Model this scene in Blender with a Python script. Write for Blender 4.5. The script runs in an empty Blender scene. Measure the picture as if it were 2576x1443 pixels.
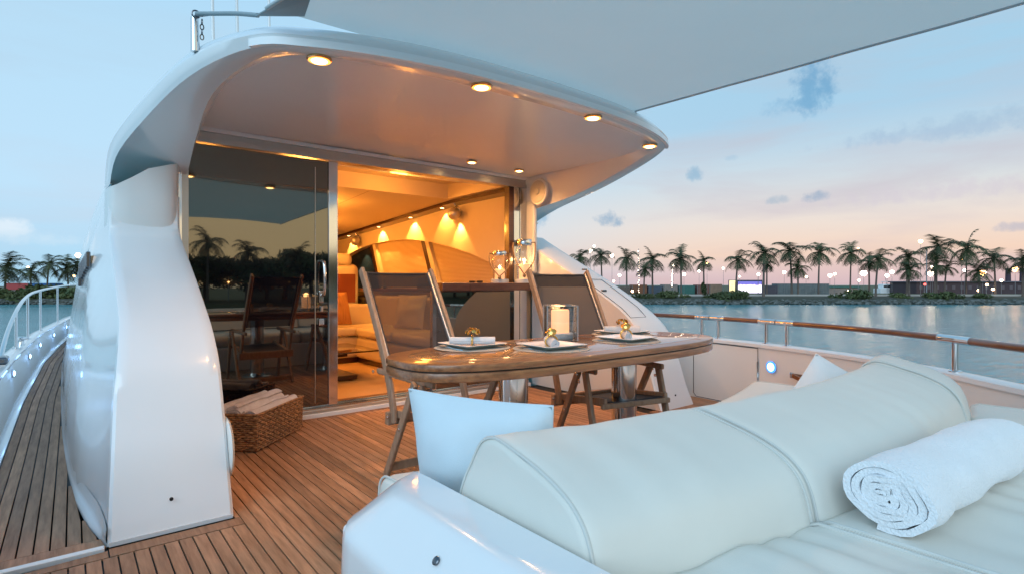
import bpy, bmesh, math, random
from mathutils import Vector, Matrix, noise
R = math.radians; PI = math.pi
random.seed(7)
sc = bpy.context.scene
# ------------------------------------------------------------------ camera
CAMZ = 1.08; YAW = R(38.9); FPX = 1388.0
cam = bpy.data.cameras.new('camera'); camo = bpy.data.objects.new('camera', cam)
sc.collection.objects.link(camo); sc.camera = camo
camo.location = (0, 0, CAMZ); camo.rotation_euler = (PI/2, 0, -YAW)
cam.sensor_width = 36; cam.lens = 36*FPX/2575; cam.shift_y = -0.0025
cam.clip_start = 0.02; cam.clip_end = 9000
# ------------------------------------------------------------------ exposure
sc.view_settings.view_transform = 'Standard'; sc.view_settings.look = 'None'
sc.view_settings.exposure = 0.16; sc.view_settings.gamma = 1.0
sc.view_settings.use_curve_mapping = False
sc.render.engine = 'CYCLES'
sc.cycles.use_denoising = True
sc.cycles.max_bounces = 10; sc.cycles.transparent_max_bounces = 12
sc.cycles.sample_clamp_indirect = 6.0
sc.cycles.caustics_reflective = False; sc.cycles.caustics_refractive = False
# ------------------------------------------------------------------ world
SUN_EL, SUN_AZ = R(30.0), R(236.0)         # added soft fill for dusk skylight from over the port quarter; azimuth from the bow towards starboard
GLOW_AZ = R(125.0)                         # where the sunset glow stands
wd = bpy.data.worlds.new('World'); sc.world = wd; wd.use_nodes = True
nt = wd.node_tree; nt.nodes.clear()
def N(tree, typ, **kw):
    n = tree.nodes.new(typ)
    for k, v in kw.items():
        if k.startswith('i_'):
            key = k[2:]
            n.inputs[int(key) if key.isdigit() else key.replace('_', ' ')].default_value = v
        else: setattr(n, k, v)
    return n
def ramp(tree, stops, interp='LINEAR'):
    n = tree.nodes.new('ShaderNodeValToRGB'); e = n.color_ramp.elements; n.color_ramp.interpolation = interp
    while len(e) > 1: e.remove(e[-1])
    e[0].position = stops[0][0]; e[0].color = (*stops[0][1], 1)
    for p, c in stops[1:]:
        x = e.new(p); x.color = (*c, 1)
    return n
def srgb(r, g, b):
    f = lambda c: (c/255/12.92) if c/255 <= .04045 else ((c/255+.055)/1.055)**2.4
    return (f(r), f(g), f(b))
L = nt.links.new
tc = N(nt, 'ShaderNodeTexCoord')
nrm = N(nt, 'ShaderNodeVectorMath', operation='NORMALIZE'); L(tc.outputs['Generated'], nrm.inputs[0])
sep = N(nt, 'ShaderNodeSeparateXYZ'); L(nrm.outputs[0], sep.inputs[0])
rb = ramp(nt, [(0, srgb(160,208,235)), (.06, srgb(174,214,240)), (.14, srgb(186,220,243)), (.35, srgb(180,218,242)), (.65, srgb(142,196,232)), (1, srgb(118,172,215))])
rw = ramp(nt, [(0, srgb(205,180,190)), (.02, srgb(219,190,191)), (.05, srgb(238,204,182)), (.10, srgb(230,214,203)), (.17, srgb(202,213,219)), (.26, srgb(166,202,225)), (.45, srgb(152,203,230)), (.7, srgb(140,190,225)), (1, srgb(118,172,215))])
L(sep.outputs['Z'], rb.inputs[0]); L(sep.outputs['Z'], rw.inputs[0])
dt = N(nt, 'ShaderNodeVectorMath', operation='DOT_PRODUCT'); L(nrm.outputs[0], dt.inputs[0]); dt.inputs[1].default_value = (math.sin(GLOW_AZ), math.cos(GLOW_AZ), 0)
mr = N(nt, 'ShaderNodeMapRange', interpolation_type='SMOOTHSTEP'); L(dt.outputs['Value'], mr.inputs[0]); mr.inputs[1].default_value = -.4; mr.inputs[2].default_value = .5
mx = N(nt, 'ShaderNodeMixRGB'); L(mr.outputs[0], mx.inputs[0]); L(rb.outputs[0], mx.inputs[1]); L(rw.outputs[0], mx.inputs[2])
# soft streaky high cloud (stretched along the horizon)
mp = N(nt, 'ShaderNodeMapping'); mp.inputs['Scale'].default_value = (1, 1, 5.5); mp.inputs['Rotation'].default_value = (R(7), R(-5), 0); L(nrm.outputs[0], mp.inputs[0])
ns = N(nt, 'ShaderNodeTexNoise', i_Scale=2.6, i_Detail=7.0, i_Roughness=.55, i_Distortion=.4); L(mp.outputs[0], ns.inputs['Vector'])
nr = ramp(nt, [(.42, (0,0,0)), (.68, (1,1,1))]); L(ns.outputs[0], nr.inputs[0])
cm = N(nt, 'ShaderNodeMath', operation='MULTIPLY'); L(nr.outputs[0], cm.inputs[0])
cs = N(nt, 'ShaderNodeMapRange'); L(mr.outputs[0], cs.inputs[0]); cs.inputs[3].default_value = .22; cs.inputs[4].default_value = .85; L(cs.outputs[0], cm.inputs[1])
wc = N(nt, 'ShaderNodeMixRGB'); L(cm.outputs[0], wc.inputs[0]); L(mx.outputs[0], wc.inputs[1])
ccol = ramp(nt, [(0, srgb(214,180,178)), (.1, srgb(206,192,196)), (.3, srgb(176,192,208)), (.6, srgb(190,212,226))]); L(sep.outputs['Z'], ccol.inputs[0]); L(ccol.outputs[0], wc.inputs[2])
last = wc
# small dark scud clouds and one pale cumulus, as soft lumps in fixed directions of the sky
dn = N(nt, 'ShaderNodeTexNoise', i_Scale=48.0, i_Detail=6.0, i_Roughness=.62); L(nrm.outputs[0], dn.inputs['Vector'])
def cloud(az, el, wdt, hgt, col, dens, rag=.55):
    global last
    f = Vector((math.sin(az)*math.cos(el), math.cos(az)*math.cos(el), math.sin(el)))
    r_ = Vector((math.cos(az), -math.sin(az), 0)); u = r_.cross(f)
    a = []
    for v, s in ((r_, wdt), (u, hgt)):
        d = N(nt, 'ShaderNodeVectorMath', operation='DOT_PRODUCT'); L(nrm.outputs[0], d.inputs[0]); d.inputs[1].default_value = v/s
        p = N(nt, 'ShaderNodeMath', operation='POWER'); L(d.outputs['Value'], p.inputs[0]); p.inputs[1].default_value = 2; a.append(p)
    s = N(nt, 'ShaderNodeMath', operation='ADD'); L(a[0].outputs[0], s.inputs[0]); L(a[1].outputs[0], s.inputs[1])
    q = N(nt, 'ShaderNodeMath', operation='MULTIPLY_ADD'); L(dn.outputs[0], q.inputs[0]); q.inputs[1].default_value = rag*5; L(s.outputs[0], q.inputs[2])
    m = N(nt, 'ShaderNodeMapRange', interpolation_type='SMOOTHSTEP'); L(q.outputs[0], m.inputs[0])
    m.inputs[1].default_value = rag*2.5+.95; m.inputs[2].default_value = rag*2.5-.25; m.inputs[3].default_value = 0; m.inputs[4].default_value = dens
    fd = N(nt, 'ShaderNodeVectorMath', operation='DOT_PRODUCT'); L(nrm.outputs[0], fd.inputs[0]); fd.inputs[1].default_value = f
    g = N(nt, 'ShaderNodeMath', operation='GREATER_THAN'); L(fd.outputs['Value'], g.inputs[0]); g.inputs[1].default_value = .5
    mm = N(nt, 'ShaderNodeMath', operation='MULTIPLY'); L(m.outputs[0], mm.inputs[0]); L(g.outputs[0], mm.inputs[1])
    o = N(nt, 'ShaderNodeMixRGB'); L(mm.outputs[0], o.inputs[0]); L(last.outputs[0], o.inputs[1]); o.inputs[2].default_value = (*col, 1); last = o
def sky_dir(px, py):
    t = (px-1287.5)/FPX; return YAW+math.atan(t), math.atan2((715-py)/FPX, math.sqrt(1+t*t))
for px, py, w, h, c, d in ((2045,215,.040,.055,(95,155,195),.75), (1985,268,.05,.016,(120,170,205),.5), (1535,553,.030,.017,(125,160,190),.85), (1748,438,.017,.017,(130,172,200),.7),
                           (1352,552,.026,.026,(130,175,205),.7), (1955,503,.024,.009,(165,180,195),.7), (2052,494,.024,.011,(150,168,190),.85), (2550,570,.03,.008,(168,170,190),.6), (1840,398,.016,.006,(150,185,210),.4),
                           (20,570,.03,.016,(222,234,244),.8), (60,600,.07,.012,(200,222,238),.6), (2540,300,.22,.022,(150,180,205),.5), (2380,480,.20,.018,(205,195,205),.55), (2300,340,.16,.012,(168,190,212),.45)):
    cloud(*sky_dir(px, py), w, h, srgb(*c), d)
for az_, el_, w_, h_ in ((R(168), R(12), .10, .03), (R(176), R(17), .2, .03), (R(160), R(9), .12, .015)):
    cloud(az_, el_, w_, h_, srgb(150,160,175), .6)
# the afterglow itself, low over the stern where the sun has gone down
gv = N(nt,'ShaderNodeVectorMath', operation='DOT_PRODUCT'); L(nrm.outputs[0], gv.inputs[0]); gv.inputs[1].default_value = (math.sin(R(158))*math.cos(R(3)), math.cos(R(158))*math.cos(R(3)), math.sin(R(3)))
gm = N(nt,'ShaderNodeMapRange', interpolation_type='SMOOTHSTEP'); L(gv.outputs['Value'], gm.inputs[0]); gm.inputs[1].default_value = .80; gm.inputs[2].default_value = 1.0; gm.inputs[4].default_value = .75
gx = N(nt,'ShaderNodeMixRGB'); L(gm.outputs[0], gx.inputs[0]); L(last.outputs[0], gx.inputs[1]); gx.inputs[2].default_value = (1.35,1.08,.60,1); last = gx
sky = N(nt, 'ShaderNodeTexSky', sky_type='NISHITA'); sky.sun_disc = False; sky.sun_elevation = SUN_EL; sky.sun_rotation = SUN_AZ
bgn = N(nt, 'ShaderNodeBackground'); L(sky.outputs[0], bgn.inputs[0]); bgn.inputs[1].default_value = .10
bgg = N(nt, 'ShaderNodeBackground'); L(last.outputs[0], bgg.inputs[0]); bgg.inputs[1].default_value = 1.0
ms = N(nt, 'ShaderNodeMixShader'); ms.inputs[0].default_value = .93; L(bgn.outputs[0], ms.inputs[1]); L(bgg.outputs[0], ms.inputs[2])
wo = N(nt, 'ShaderNodeOutputWorld'); L(ms.outputs[0], wo.inputs[0])
# ------------------------------------------------------------------ sun lamp: broad soft fill added to brighten the boat, no hard shadows
sl = bpy.data.lights.new('sun', 'SUN'); sl.energy = 1.5; sl.angle = R(50); sl.color = (.66, .86, 1)
so = bpy.data.objects.new('sun', sl); sc.collection.objects.link(so)
sd = Vector((math.sin(SUN_AZ)*math.cos(SUN_EL), math.cos(SUN_AZ)*math.cos(SUN_EL), math.sin(SUN_EL)))
so.rotation_euler = sd.to_track_quat('Z', 'Y').to_euler()
# ------------------------------------------------------------------ helpers
COL = sc.collection
def link(name, me, parent=None, mat=None, smooth=None, bevel=0, seg=2):
    if mat is not None and len(me.materials) == 0: me.materials.append(mat)
    o = bpy.data.objects.new(name, me); COL.objects.link(o)
    if parent is not None: o.parent = parent
    if smooth is not None and len(me.polygons):
        me.polygons.foreach_set('use_smooth', [True]*len(me.polygons)); me.set_sharp_from_angle(angle=R(smooth))
    if bevel:
        m = o.modifiers.new('bevel', 'BEVEL'); m.width = bevel; m.segments = seg; m.limit_method = 'ANGLE'; m.angle_limit = R(35)
    return o
def thing(name, label, cat, loc=(0,0,0), rz=0, group=None):
    o = bpy.data.objects.new(name, None); COL.objects.link(o); o.location = loc; o.rotation_euler = (0,0,rz)
    o.empty_display_size = .1; o['label'] = label; o['category'] = cat
    if group: o['group'] = group
    return o
def tag(o, label, cat, group=None):
    o['label'] = label; o['category'] = cat
    if group: o['group'] = group
    return o
def struct(o): o['kind'] = 'structure'; return o
def stuff(o): o['kind'] = 'stuff'; return o
def dup(o, parent=None):
    c = o.copy(); COL.objects.link(c)
    if parent is not None: c.parent = parent
    for k in list(o.children): dup(k, c)
    return c
class MB:
    def __init__(s): s.v = []; s.f = []
    def add(s, vs, fs):
        b = len(s.v); s.v += [tuple(v) for v in vs]; s.f += [tuple(i+b for i in f) for f in fs]; return s
    def box(s, x0, x1, y0, y1, z0, z1, m=None):
        vs = [Vector((x, y, z)) for z in (z0, z1) for x, y in ((x0,y0),(x1,y0),(x1,y1),(x0,y1))]
        if m is not None: vs = [m @ v for v in vs]
        return s.add(vs, [(3,2,1,0),(4,5,6,7),(0,1,5,4),(1,2,6,5),(2,3,7,6),(3,0,4,7)])
    def bar(s, p, q, w, h, up=(0,0,1)):
        p = Vector(p); q = Vector(q); d = (q-p); l = d.length; d.normalize(); u = Vector(up); x = d.cross(u)
        if x.length < 1e-4: x = d.cross(Vector((1,0,0)))
        x.normalize(); u = x.cross(d)
        vs = [c + x*a*w/2 + u*b*h/2 for c in (p, q) for a, b in ((-1,-1),(1,-1),(1,1),(-1,1))]
        return s.add(vs, [(0,1,2,3),(7,6,5,4),(0,4,5,1),(1,5,6,2),(2,6,7,3),(3,7,4,0)])
    def ring_loft(s, rings, closed=True, cap0=True, cap1=True, flip=False):
        n = len(rings[0]); vs = [v for r in rings for v in r]; fs = []
        for i in range(len(rings)-1):
            for j in range(n if closed else n-1):
                a, b = i*n+j, i*n+(j+1) % n; q = (a, b, b+n, a+n)
                fs.append(q[::-1] if flip else q)
        if cap0: fs.append(tuple(range(n)) if flip else tuple(range(n))[::-1])
        if cap1:
            t = tuple(range((len(rings)-1)*n, len(rings)*n)); fs.append(t[::-1] if flip else t)
        return s.add(vs, fs)
    def tube(s, pts, r, seg=10, caps=True):
        pts = [Vector(p) for p in pts]; rr = r if isinstance(r, (list, tuple)) else [r]*len(pts)
        rings = []; pu = None
        for i, p in enumerate(pts):
            d = (pts[min(i+1, len(pts)-1)]-pts[max(i-1, 0)]).normalized()
            if pu is None:
                pu = Vector((0,0,1)) if abs(d.z) < .9 else Vector((1,0,0))
            x = d.cross(pu); x.normalize(); u = x.cross(d); pu = u
            rings.append([p + (x*math.cos(2*PI*k/seg) - u*math.sin(2*PI*k/seg))*rr[i] for k in range(seg)])
        return s.ring_loft(rings, True, caps, caps, flip=True)
    def lathe(s, prof, seg=24, c=(0,0,0), m=None, sx=1, sy=1):
        c = Vector(c); rings = []
        for r, z in prof:
            ring = [Vector((r*sx*math.cos(2*PI*k/seg), r*sy*math.sin(2*PI*k/seg), z)) for k in range(seg)]
            if m is not None: ring = [m @ v for v in ring]
            rings.append([v+c for v in ring])
        return s.ring_loft(rings)
    def prism(s, poly, z0, z1):
        return s.ring_loft([[Vector((x, y, z0)) for x, y in poly], [Vector((x, y, z1)) for x, y in poly]])
    def sheet(s, rows):      # open grid
        n = len(rows[0]); fs = []
        for i in range(len(rows)-1):
            for j in range(n-1):
                a = i*n+j; fs.append((a, a+1, a+1+n, a+n))
        return s.add([v for r in rows for v in r], fs)
    def mesh(s, name):
        me = bpy.data.meshes.new(name); me.from_pydata([tuple(v) for v in s.v], [], s.f); me.update(); return me
    def build(s, name, mat, parent=None, smooth=None, bevel=0, seg=2): return link(name, s.mesh(name), parent, mat, smooth, bevel, seg)
def fixn(o):
    b = bmesh.new(); b.from_mesh(o.data); bmesh.ops.recalc_face_normals(b, faces=b.faces); b.to_mesh(o.data); b.free(); return o
def cr(pts, n=6, closed=False):   # Catmull-Rom through points of any dimension
    out = []; P = [tuple(p) for p in pts]; m = len(P); k = m if closed else m-1
    for i in range(k):
        g = lambda j: P[j % m] if closed else P[max(0, min(m-1, j))]
        a, b, c, d = g(i-1), g(i), g(i+1), g(i+2)
        for t in range(n):
            t /= n
            out.append(tuple(.5*(2*b[q]+(c[q]-a[q])*t+(2*a[q]-5*b[q]+4*c[q]-d[q])*t*t+(3*b[q]-a[q]-3*c[q]+d[q])*t**3) for q in range(len(b))))
    if not closed: out.append(P[-1])
    return out
def interp(x, xs, ys):
    if x <= xs[0]: return ys[0]
    for i in range(len(xs)-1):
        if x <= xs[i+1]:
            t = (x-xs[i])/(xs[i+1]-xs[i]); return ys[i]*(1-t)+ys[i+1]*t
    return ys[-1]
def offset_poly(pts, o):
    out = []
    for i, p in enumerate(pts):
        a = Vector(pts[max(i-1, 0)][:2]); b = Vector(pts[min(i+1, len(pts)-1)][:2]); d = (b-a).normalized()
        out.append((p[0]-d.y*o, p[1]+d.x*o))
    return out
def rrect(x0, x1, y0, y1, r, n=6):
    out = []
    for cx, cy, a0 in ((x1-r, y1-r, 0), (x0+r, y1-r, 90), (x0+r, y0+r, 180), (x1-r, y0+r, 270)):
        for k in range(n+1): a = R(a0+90*k/n); out.append((cx+r*math.cos(a), cy+r*math.sin(a)))
    return out
# ------------------------------------------------------------------ materials
MATS = {}
def mat(name, col, rough=.5, metal=0, coat=0, spec=.5, noise_amt=0, nscale=5, bump=0, bscale=200, emit=None, estr=0, trans=0, ior=1.45, col2=None, stretch=(1,1,1), alpha=1, bdist=.001, sheen=0, objvar=0, detail=4, coords='Object', rvar=0):
    m = bpy.data.materials.new(name); m.use_nodes = True; t = m.node_tree; b = t.nodes['Principled BSDF']; l = t.links.new
    b.inputs['Base Color'].default_value = (*col, 1); b.inputs['Roughness'].default_value = rough; b.inputs['Metallic'].default_value = metal
    b.inputs['Coat Weight'].default_value = coat; b.inputs['Coat Roughness'].default_value = .06; b.inputs['Specular IOR Level'].default_value = spec
    b.inputs['Transmission Weight'].default_value = trans; b.inputs['IOR'].default_value = ior; b.inputs['Alpha'].default_value = alpha
    if sheen: b.inputs['Sheen Weight'].default_value = sheen
    if emit: b.inputs['Emission Color'].default_value = (*emit, 1); b.inputs['Emission Strength'].default_value = estr
    if noise_amt or col2 or bump or objvar or rvar:
        tcn = N(t, 'ShaderNodeTexCoord'); mpn = N(t, 'ShaderNodeMapping'); mpn.inputs['Scale'].default_value = stretch; l(tcn.outputs[coords], mpn.inputs[0])
    if objvar:
        oi = N(t, 'ShaderNodeObjectInfo'); va = N(t, 'ShaderNodeVectorMath', operation='SCALE'); va.inputs['Scale'].default_value = 37
        cx = N(t, 'ShaderNodeCombineXYZ')
        for k in range(3): l(oi.outputs['Random'], cx.inputs[k])
        l(cx.outputs[0], va.inputs[0]); ad = N(t, 'ShaderNodeVectorMath', operation='ADD'); l(mpn.outputs[0], ad.inputs[0]); l(va.outputs[0], ad.inputs[1]); vec = ad.outputs[0]
    elif noise_amt or col2 or bump or rvar: vec = mpn.outputs[0]
    if noise_amt or col2 or objvar:
        nn = N(t, 'ShaderNodeTexNoise', i_Scale=nscale, i_Detail=float(detail), i_Roughness=.6); l(vec, nn.inputs['Vector'])
        c2 = col2 if col2 else tuple(c*(1-noise_amt) for c in col)
        rp = ramp(t, [(.33, col), (.68, c2)]); l(nn.outputs[0], rp.inputs[0]); out = rp.outputs[0]
        if objvar:
            hs = N(t, 'ShaderNodeHueSaturation'); mrn = N(t, 'ShaderNodeMapRange'); l(oi.outputs['Random'], mrn.inputs[0]); mrn.inputs[3].default_value = 1-objvar; mrn.inputs[4].default_value = 1+objvar
            l(mrn.outputs[0], hs.inputs['Value']); l(out, hs.inputs['Color']); out = hs.outputs[0]
        l(out, b.inputs['Base Color'])
    if rvar:
        n3 = N(t, 'ShaderNodeTexNoise', i_Scale=nscale*.7, i_Detail=5.0); l(vec, n3.inputs['Vector'])
        m3 = N(t, 'ShaderNodeMapRange'); l(n3.outputs[0], m3.inputs[0]); m3.inputs[3].default_value = max(0, rough-rvar); m3.inputs[4].default_value = rough+rvar; l(m3.outputs[0], b.inputs['Roughness'])
    if bump:
        n2 = N(t, 'ShaderNodeTexNoise', i_Scale=bscale, i_Detail=3.0); l(vec, n2.inputs['Vector'])
        bp = N(t, 'ShaderNodeBump'); bp.inputs['Strength'].default_value = bump; bp.inputs['Distance'].default_value = bdist; l(n2.outputs[0], bp.inputs['Height']); l(bp.outputs[0], b.inputs['Normal'])
    MATS[name] = m; return m
GEL = mat('gelcoat', (.80,.81,.82), .22, coat=.5, noise_amt=.03, nscale=1.5, rvar=.08)
GELM = mat('gelcoat_satin', (.78,.78,.77), .45, noise_amt=.04, nscale=2)
GELBOX = mat('gelcoat_wing', (.77,.785,.80), .22, coat=.5, noise_amt=.03, nscale=1.2, rvar=.1)
LEATH = mat('cream_leather', (.73,.71,.65), .42, noise_amt=.05, nscale=3, bump=.5, bscale=420, bdist=.0006, rvar=.06)
LEATHP = mat('leather_piping', (.62,.63,.60), .5)
TEAK = mat('deck_teak', (.49,.265,.15), .6, col2=(.27,.135,.07), nscale=5, stretch=(9,.8,9), objvar=.22, bump=.3, bscale=60, bdist=.0006, detail=7)
CAULK = mat('deck_caulking', (.012,.011,.012), .6)
CHWOOD = mat('chair_teak', (.36,.24,.165), .5, col2=(.25,.155,.10), nscale=9, stretch=(6,6,1), objvar=.08, bump=.2, bscale=90, detail=6)
VARN = mat('varnished_teak', (.34,.145,.06), .3, col2=(.15,.055,.022), nscale=4, stretch=(1.2,14,14), coat=.6, detail=8, objvar=.05)
VARN2 = mat('varnished_teak_panel', (.42,.21,.10), .25, col2=(.26,.12,.05), nscale=3.5, stretch=(1,12,12), coat=1, detail=8)
RAILW = mat('handrail_teak', (.22,.075,.028), .3, col2=(.12,.04,.016), nscale=5, stretch=(2,2,9), coat=1, detail=7)
DARKW = mat('dark_wenge', (.065,.022,.012), .3, col2=(.03,.012,.008), nscale=6, stretch=(1,8,8), coat=.6)
BARW = mat('bar_top_mahogany', (.13,.045,.03), .28, col2=(.07,.022,.018), nscale=5, stretch=(1,9,9), coat=.8)
STEEL = mat('polished_steel', (.72,.73,.75), .09, metal=1, noise_amt=.06, nscale=3)
STEELB = mat('brushed_aluminium', (.60,.57,.55), .33, metal=1, noise_amt=.08, nscale=30, stretch=(1,30,30))
STEELD = mat('dark_steel', (.16,.17,.19), .2, metal=1)
BLACK = mat('black_plastic', (.012,.012,.013), .4)
WHITEP = mat('white_plastic', (.74,.72,.68), .4)
CANV = mat('awning_canvas', (.62,.65,.65), .8, noise_amt=.07, nscale=1.4, bump=.4, bscale=500, bdist=.0005)
t_ = CANV.node_tree; tl_ = N(t_,'ShaderNodeBsdfTranslucent'); tl_.inputs[0].default_value = (.68,.69,.66,1); mxt = N(t_,'ShaderNodeMixShader'); mxt.inputs[0].default_value = .55
t_.links.new(t_.nodes['Principled BSDF'].outputs[0], mxt.inputs[1]); t_.links.new(tl_.outputs[0], mxt.inputs[2]); t_.links.new(mxt.outputs[0], t_.nodes['Material Output'].inputs[0])
CANVD = mat('awning_patch_canvas', (.30,.38,.42), .85, noise_amt=.1, nscale=4, bump=.4, bscale=400)
WHFAB = mat('white_fabric', (.80,.82,.84), .8, noise_amt=.03, nscale=6, bump=.6, bscale=300, bdist=.001)
LINEN = mat('pale_blue_linen', (.62,.72,.78), .8, noise_amt=.06, nscale=5, bump=.6, bscale=380, bdist=.001)
TOWEL = mat('white_towelling', (.82,.85,.89), .95, noise_amt=.04, nscale=8, bump=1, bscale=170, bdist=.004, sheen=.4)
TOWELR = mat('cream_beach_towel', (.74,.69,.68), .95, col2=(.60,.52,.50), nscale=9, bump=1, bscale=120, bdist=.004)
NAPK = mat('grey_linen_napkin', (.58,.58,.60), .85, noise_amt=.1, nscale=40, bump=.5, bscale=400)
CERAM = mat('white_porcelain', (.84,.82,.82), .15, coat=.4)
CERAMG = mat('green_grey_porcelain', (.36,.48,.48), .2, coat=.3)
PMAT = mat('woven_placemat', (.40,.37,.33), .7, noise_amt=.2, nscale=120, bump=.6, bscale=250)
GOLD = mat('gold_metal', (.75,.45,.14), .22, metal=1)
MARB = mat('white_marble', (.72,.74,.76), .3, col2=(.55,.58,.60), nscale=14)
CARP = mat('saloon_carpet', (.62,.42,.22), .95, noise_amt=.08, nscale=40, bump=.6, bscale=500)
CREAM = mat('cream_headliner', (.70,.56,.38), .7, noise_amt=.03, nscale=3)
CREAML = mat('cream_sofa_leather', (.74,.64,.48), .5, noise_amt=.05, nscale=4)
AMBER = mat('amber_cushion_fabric', (.58,.30,.12), .85, col2=(.42,.20,.07), nscale=6, stretch=(18,1,1))
BRWN = mat('brown_upholstery', (.20,.05,.02), .6, noise_amt=.1)
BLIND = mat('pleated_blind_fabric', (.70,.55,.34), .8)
ROPE = mat('hemp_rope', (.38,.26,.15), .9, col2=(.22,.14,.08), nscale=90)
WAX = mat('candle_wax', (.85,.62,.42), .5, emit=(1,.50,.22), estr=.55)
FLAME = mat('candle_flame', (1,.7,.3), .5, emit=(1,.72,.3), estr=14)
LAMPW = mat('warm_lamp_glow', (1,.8,.5), .4, emit=(1,.66,.28), estr=11)
LEDB = mat('blue_led_glow', (.6,.8,1), .4, emit=(.30,.60,1), estr=9)
WICK = mat('water_hyacinth_weave', (.52,.27,.115), .55, col2=(.07,.03,.015), nscale=34, stretch=(1,1,2.2), bump=.6, bscale=150, detail=3)
NETF = mat('charcoal_sling', (.045,.043,.048), .6)
def mesh_fabric():
    m = bpy.data.materials.new('charcoal_mesh_fabric'); m.use_nodes = True; t = m.node_tree; b = t.nodes['Principled BSDF']; l = t.links.new
    b.inputs['Base Color'].default_value = (.028,.027,.032,1); b.inputs['Roughness'].default_value = .7; b.inputs['Specular IOR Level'].default_value = .2
    tr = N(t, 'ShaderNodeBsdfTransparent'); mxs = N(t, 'ShaderNodeMixShader'); mxs.inputs[0].default_value = .83
    l(tr.outputs[0], mxs.inputs[1]); l(b.outputs[0], mxs.inputs[2]); l(mxs.outputs[0], t.nodes['Material Output'].inputs[0]); return m
NET = mesh_fabric()
def clear_glass(name, tint=(1,1,1), refl=.06):
    m = bpy.data.materials.new(name); m.use_nodes = True; t = m.node_tree; t.nodes.remove(t.nodes['Principled BSDF']); l = t.links.new
    tr = N(t, 'ShaderNodeBsdfTransparent'); tr.inputs[0].default_value = (*tint, 1); gl = N(t, 'ShaderNodeBsdfGlossy'); gl.inputs['Roughness'].default_value = .02
    fr = N(t, 'ShaderNodeLayerWeight'); fr.inputs['Blend'].default_value = .5; pw = N(t, 'ShaderNodeMath', operation='POWER'); l(fr.outputs['Facing'], pw.inputs[0]); pw.inputs[1].default_value = 3.0
    ad = N(t, 'ShaderNodeMath', operation='ADD'); l(pw.outputs[0], ad.inputs[0]); ad.inputs[1].default_value = refl; ad.use_clamp = True
    mx_ = N(t, 'ShaderNodeMixShader'); l(ad.outputs[0], mx_.inputs[0]); l(tr.outputs[0], mx_.inputs[1]); l(gl.outputs[0], mx_.inputs[2]); l(mx_.outputs[0], t.nodes['Material Output'].inputs[0]); return m
GLASS = clear_glass('clear_glass')
def dark_glass():
    m = bpy.data.materials.new('smoked_mirror_glass'); m.use_nodes = True; t = m.node_tree; b = t.nodes['Principled BSDF']; l = t.links.new
    b.inputs['Base Color'].default_value = (.006,.006,.010,1); b.inputs['Roughness'].default_value = .05
    gl = N(t, 'ShaderNodeBsdfGlossy'); gl.inputs['Roughness'].default_value = .012; gl.inputs[0].default_value = (.96,.88,.70,1)
    mx_ = N(t, 'ShaderNodeMixShader'); mx_.inputs[0].default_value = .165; l(b.outputs[0], mx_.inputs[1]); l(gl.outputs[0], mx_.inputs[2]); l(mx_.outputs[0], t.nodes['Material Output'].inputs[0]); return m
DGLASS = dark_glass()
GELC = mat('gloss_headlining', (.80,.79,.80), .30, coat=.1, noise_amt=.03, nscale=2, rvar=.06)
CABGL = mat('cabin_side_gelcoat', (.66,.74,.80), .12, coat=.8, noise_amt=.04, nscale=1.2)
C0 = 2.28        # centreline of the boat (x)
# ================================================================== STRUCTURE: decks
ck = struct(MB().box(-.36, 4.80, -1.6, 4.50, -.05, -.010).build('cockpit_deck', CAULK))
def plank(parent, poly, zt=0.0, th=.0085, mt=TEAK):
    c = Vector((sum(p[0] for p in poly)/len(poly), sum(p[1] for p in poly)/len(poly), 0))
    b = MB().prism([(x-c.x, y-c.y) for x, y in poly], zt-th, zt); o = b.build('plank', mt, parent); o.location = (c.x, c.y, 0); return o
pitch = .052; gap = .0062
xs = [-.36+pitch*i for i in range(int((4.80+.36)/pitch))]
for x in xs:
    x0, x1 = x+gap/2, x+pitch-gap/2
    ytop = 4.44
    if x1 < .63: ytop = 2.70
    elif x1 > 4.32: ytop = 4.48
    elif x1 > 3.84: ytop = 2.86
    if x1 < .63: plank(ck, [(x0,-1.55),(x1,-1.55),(x1,2.70),(x0,2.70)])
    elif .63 <= x1 < .78:      # first full planks run up to the margin board beside the wing
        plank(ck, [(x0,-1.55),(x1,-1.55),(x1,ytop),(x0,ytop)])
    else: plank(ck, [(x0,-1.55),(x1,-1.55),(x1,ytop),(x0,ytop)])
for i in range(3):              # margin boards round the foot of the wing
    pass
plank(ck, [(.135,2.708),(.6265,2.708),(.6265,2.79),(.135,2.79)])
plank(ck, [(-.36,2.708),(.13,2.708),(.13,2.775),(-.36,2.735)])
plank(ck, [(.609,2.795),(.6265,2.795),(.6265,4.44),(.609,4.44)])
plank(ck, [(3.85,2.868),(4.30,2.868),(4.30,2.92),(3.85,2.92)])
st = MB().box(-.36,.12,2.78,2.815,-.01,.012)
st.build('drain_strip', GEL, ck, bevel=.003)
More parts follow.
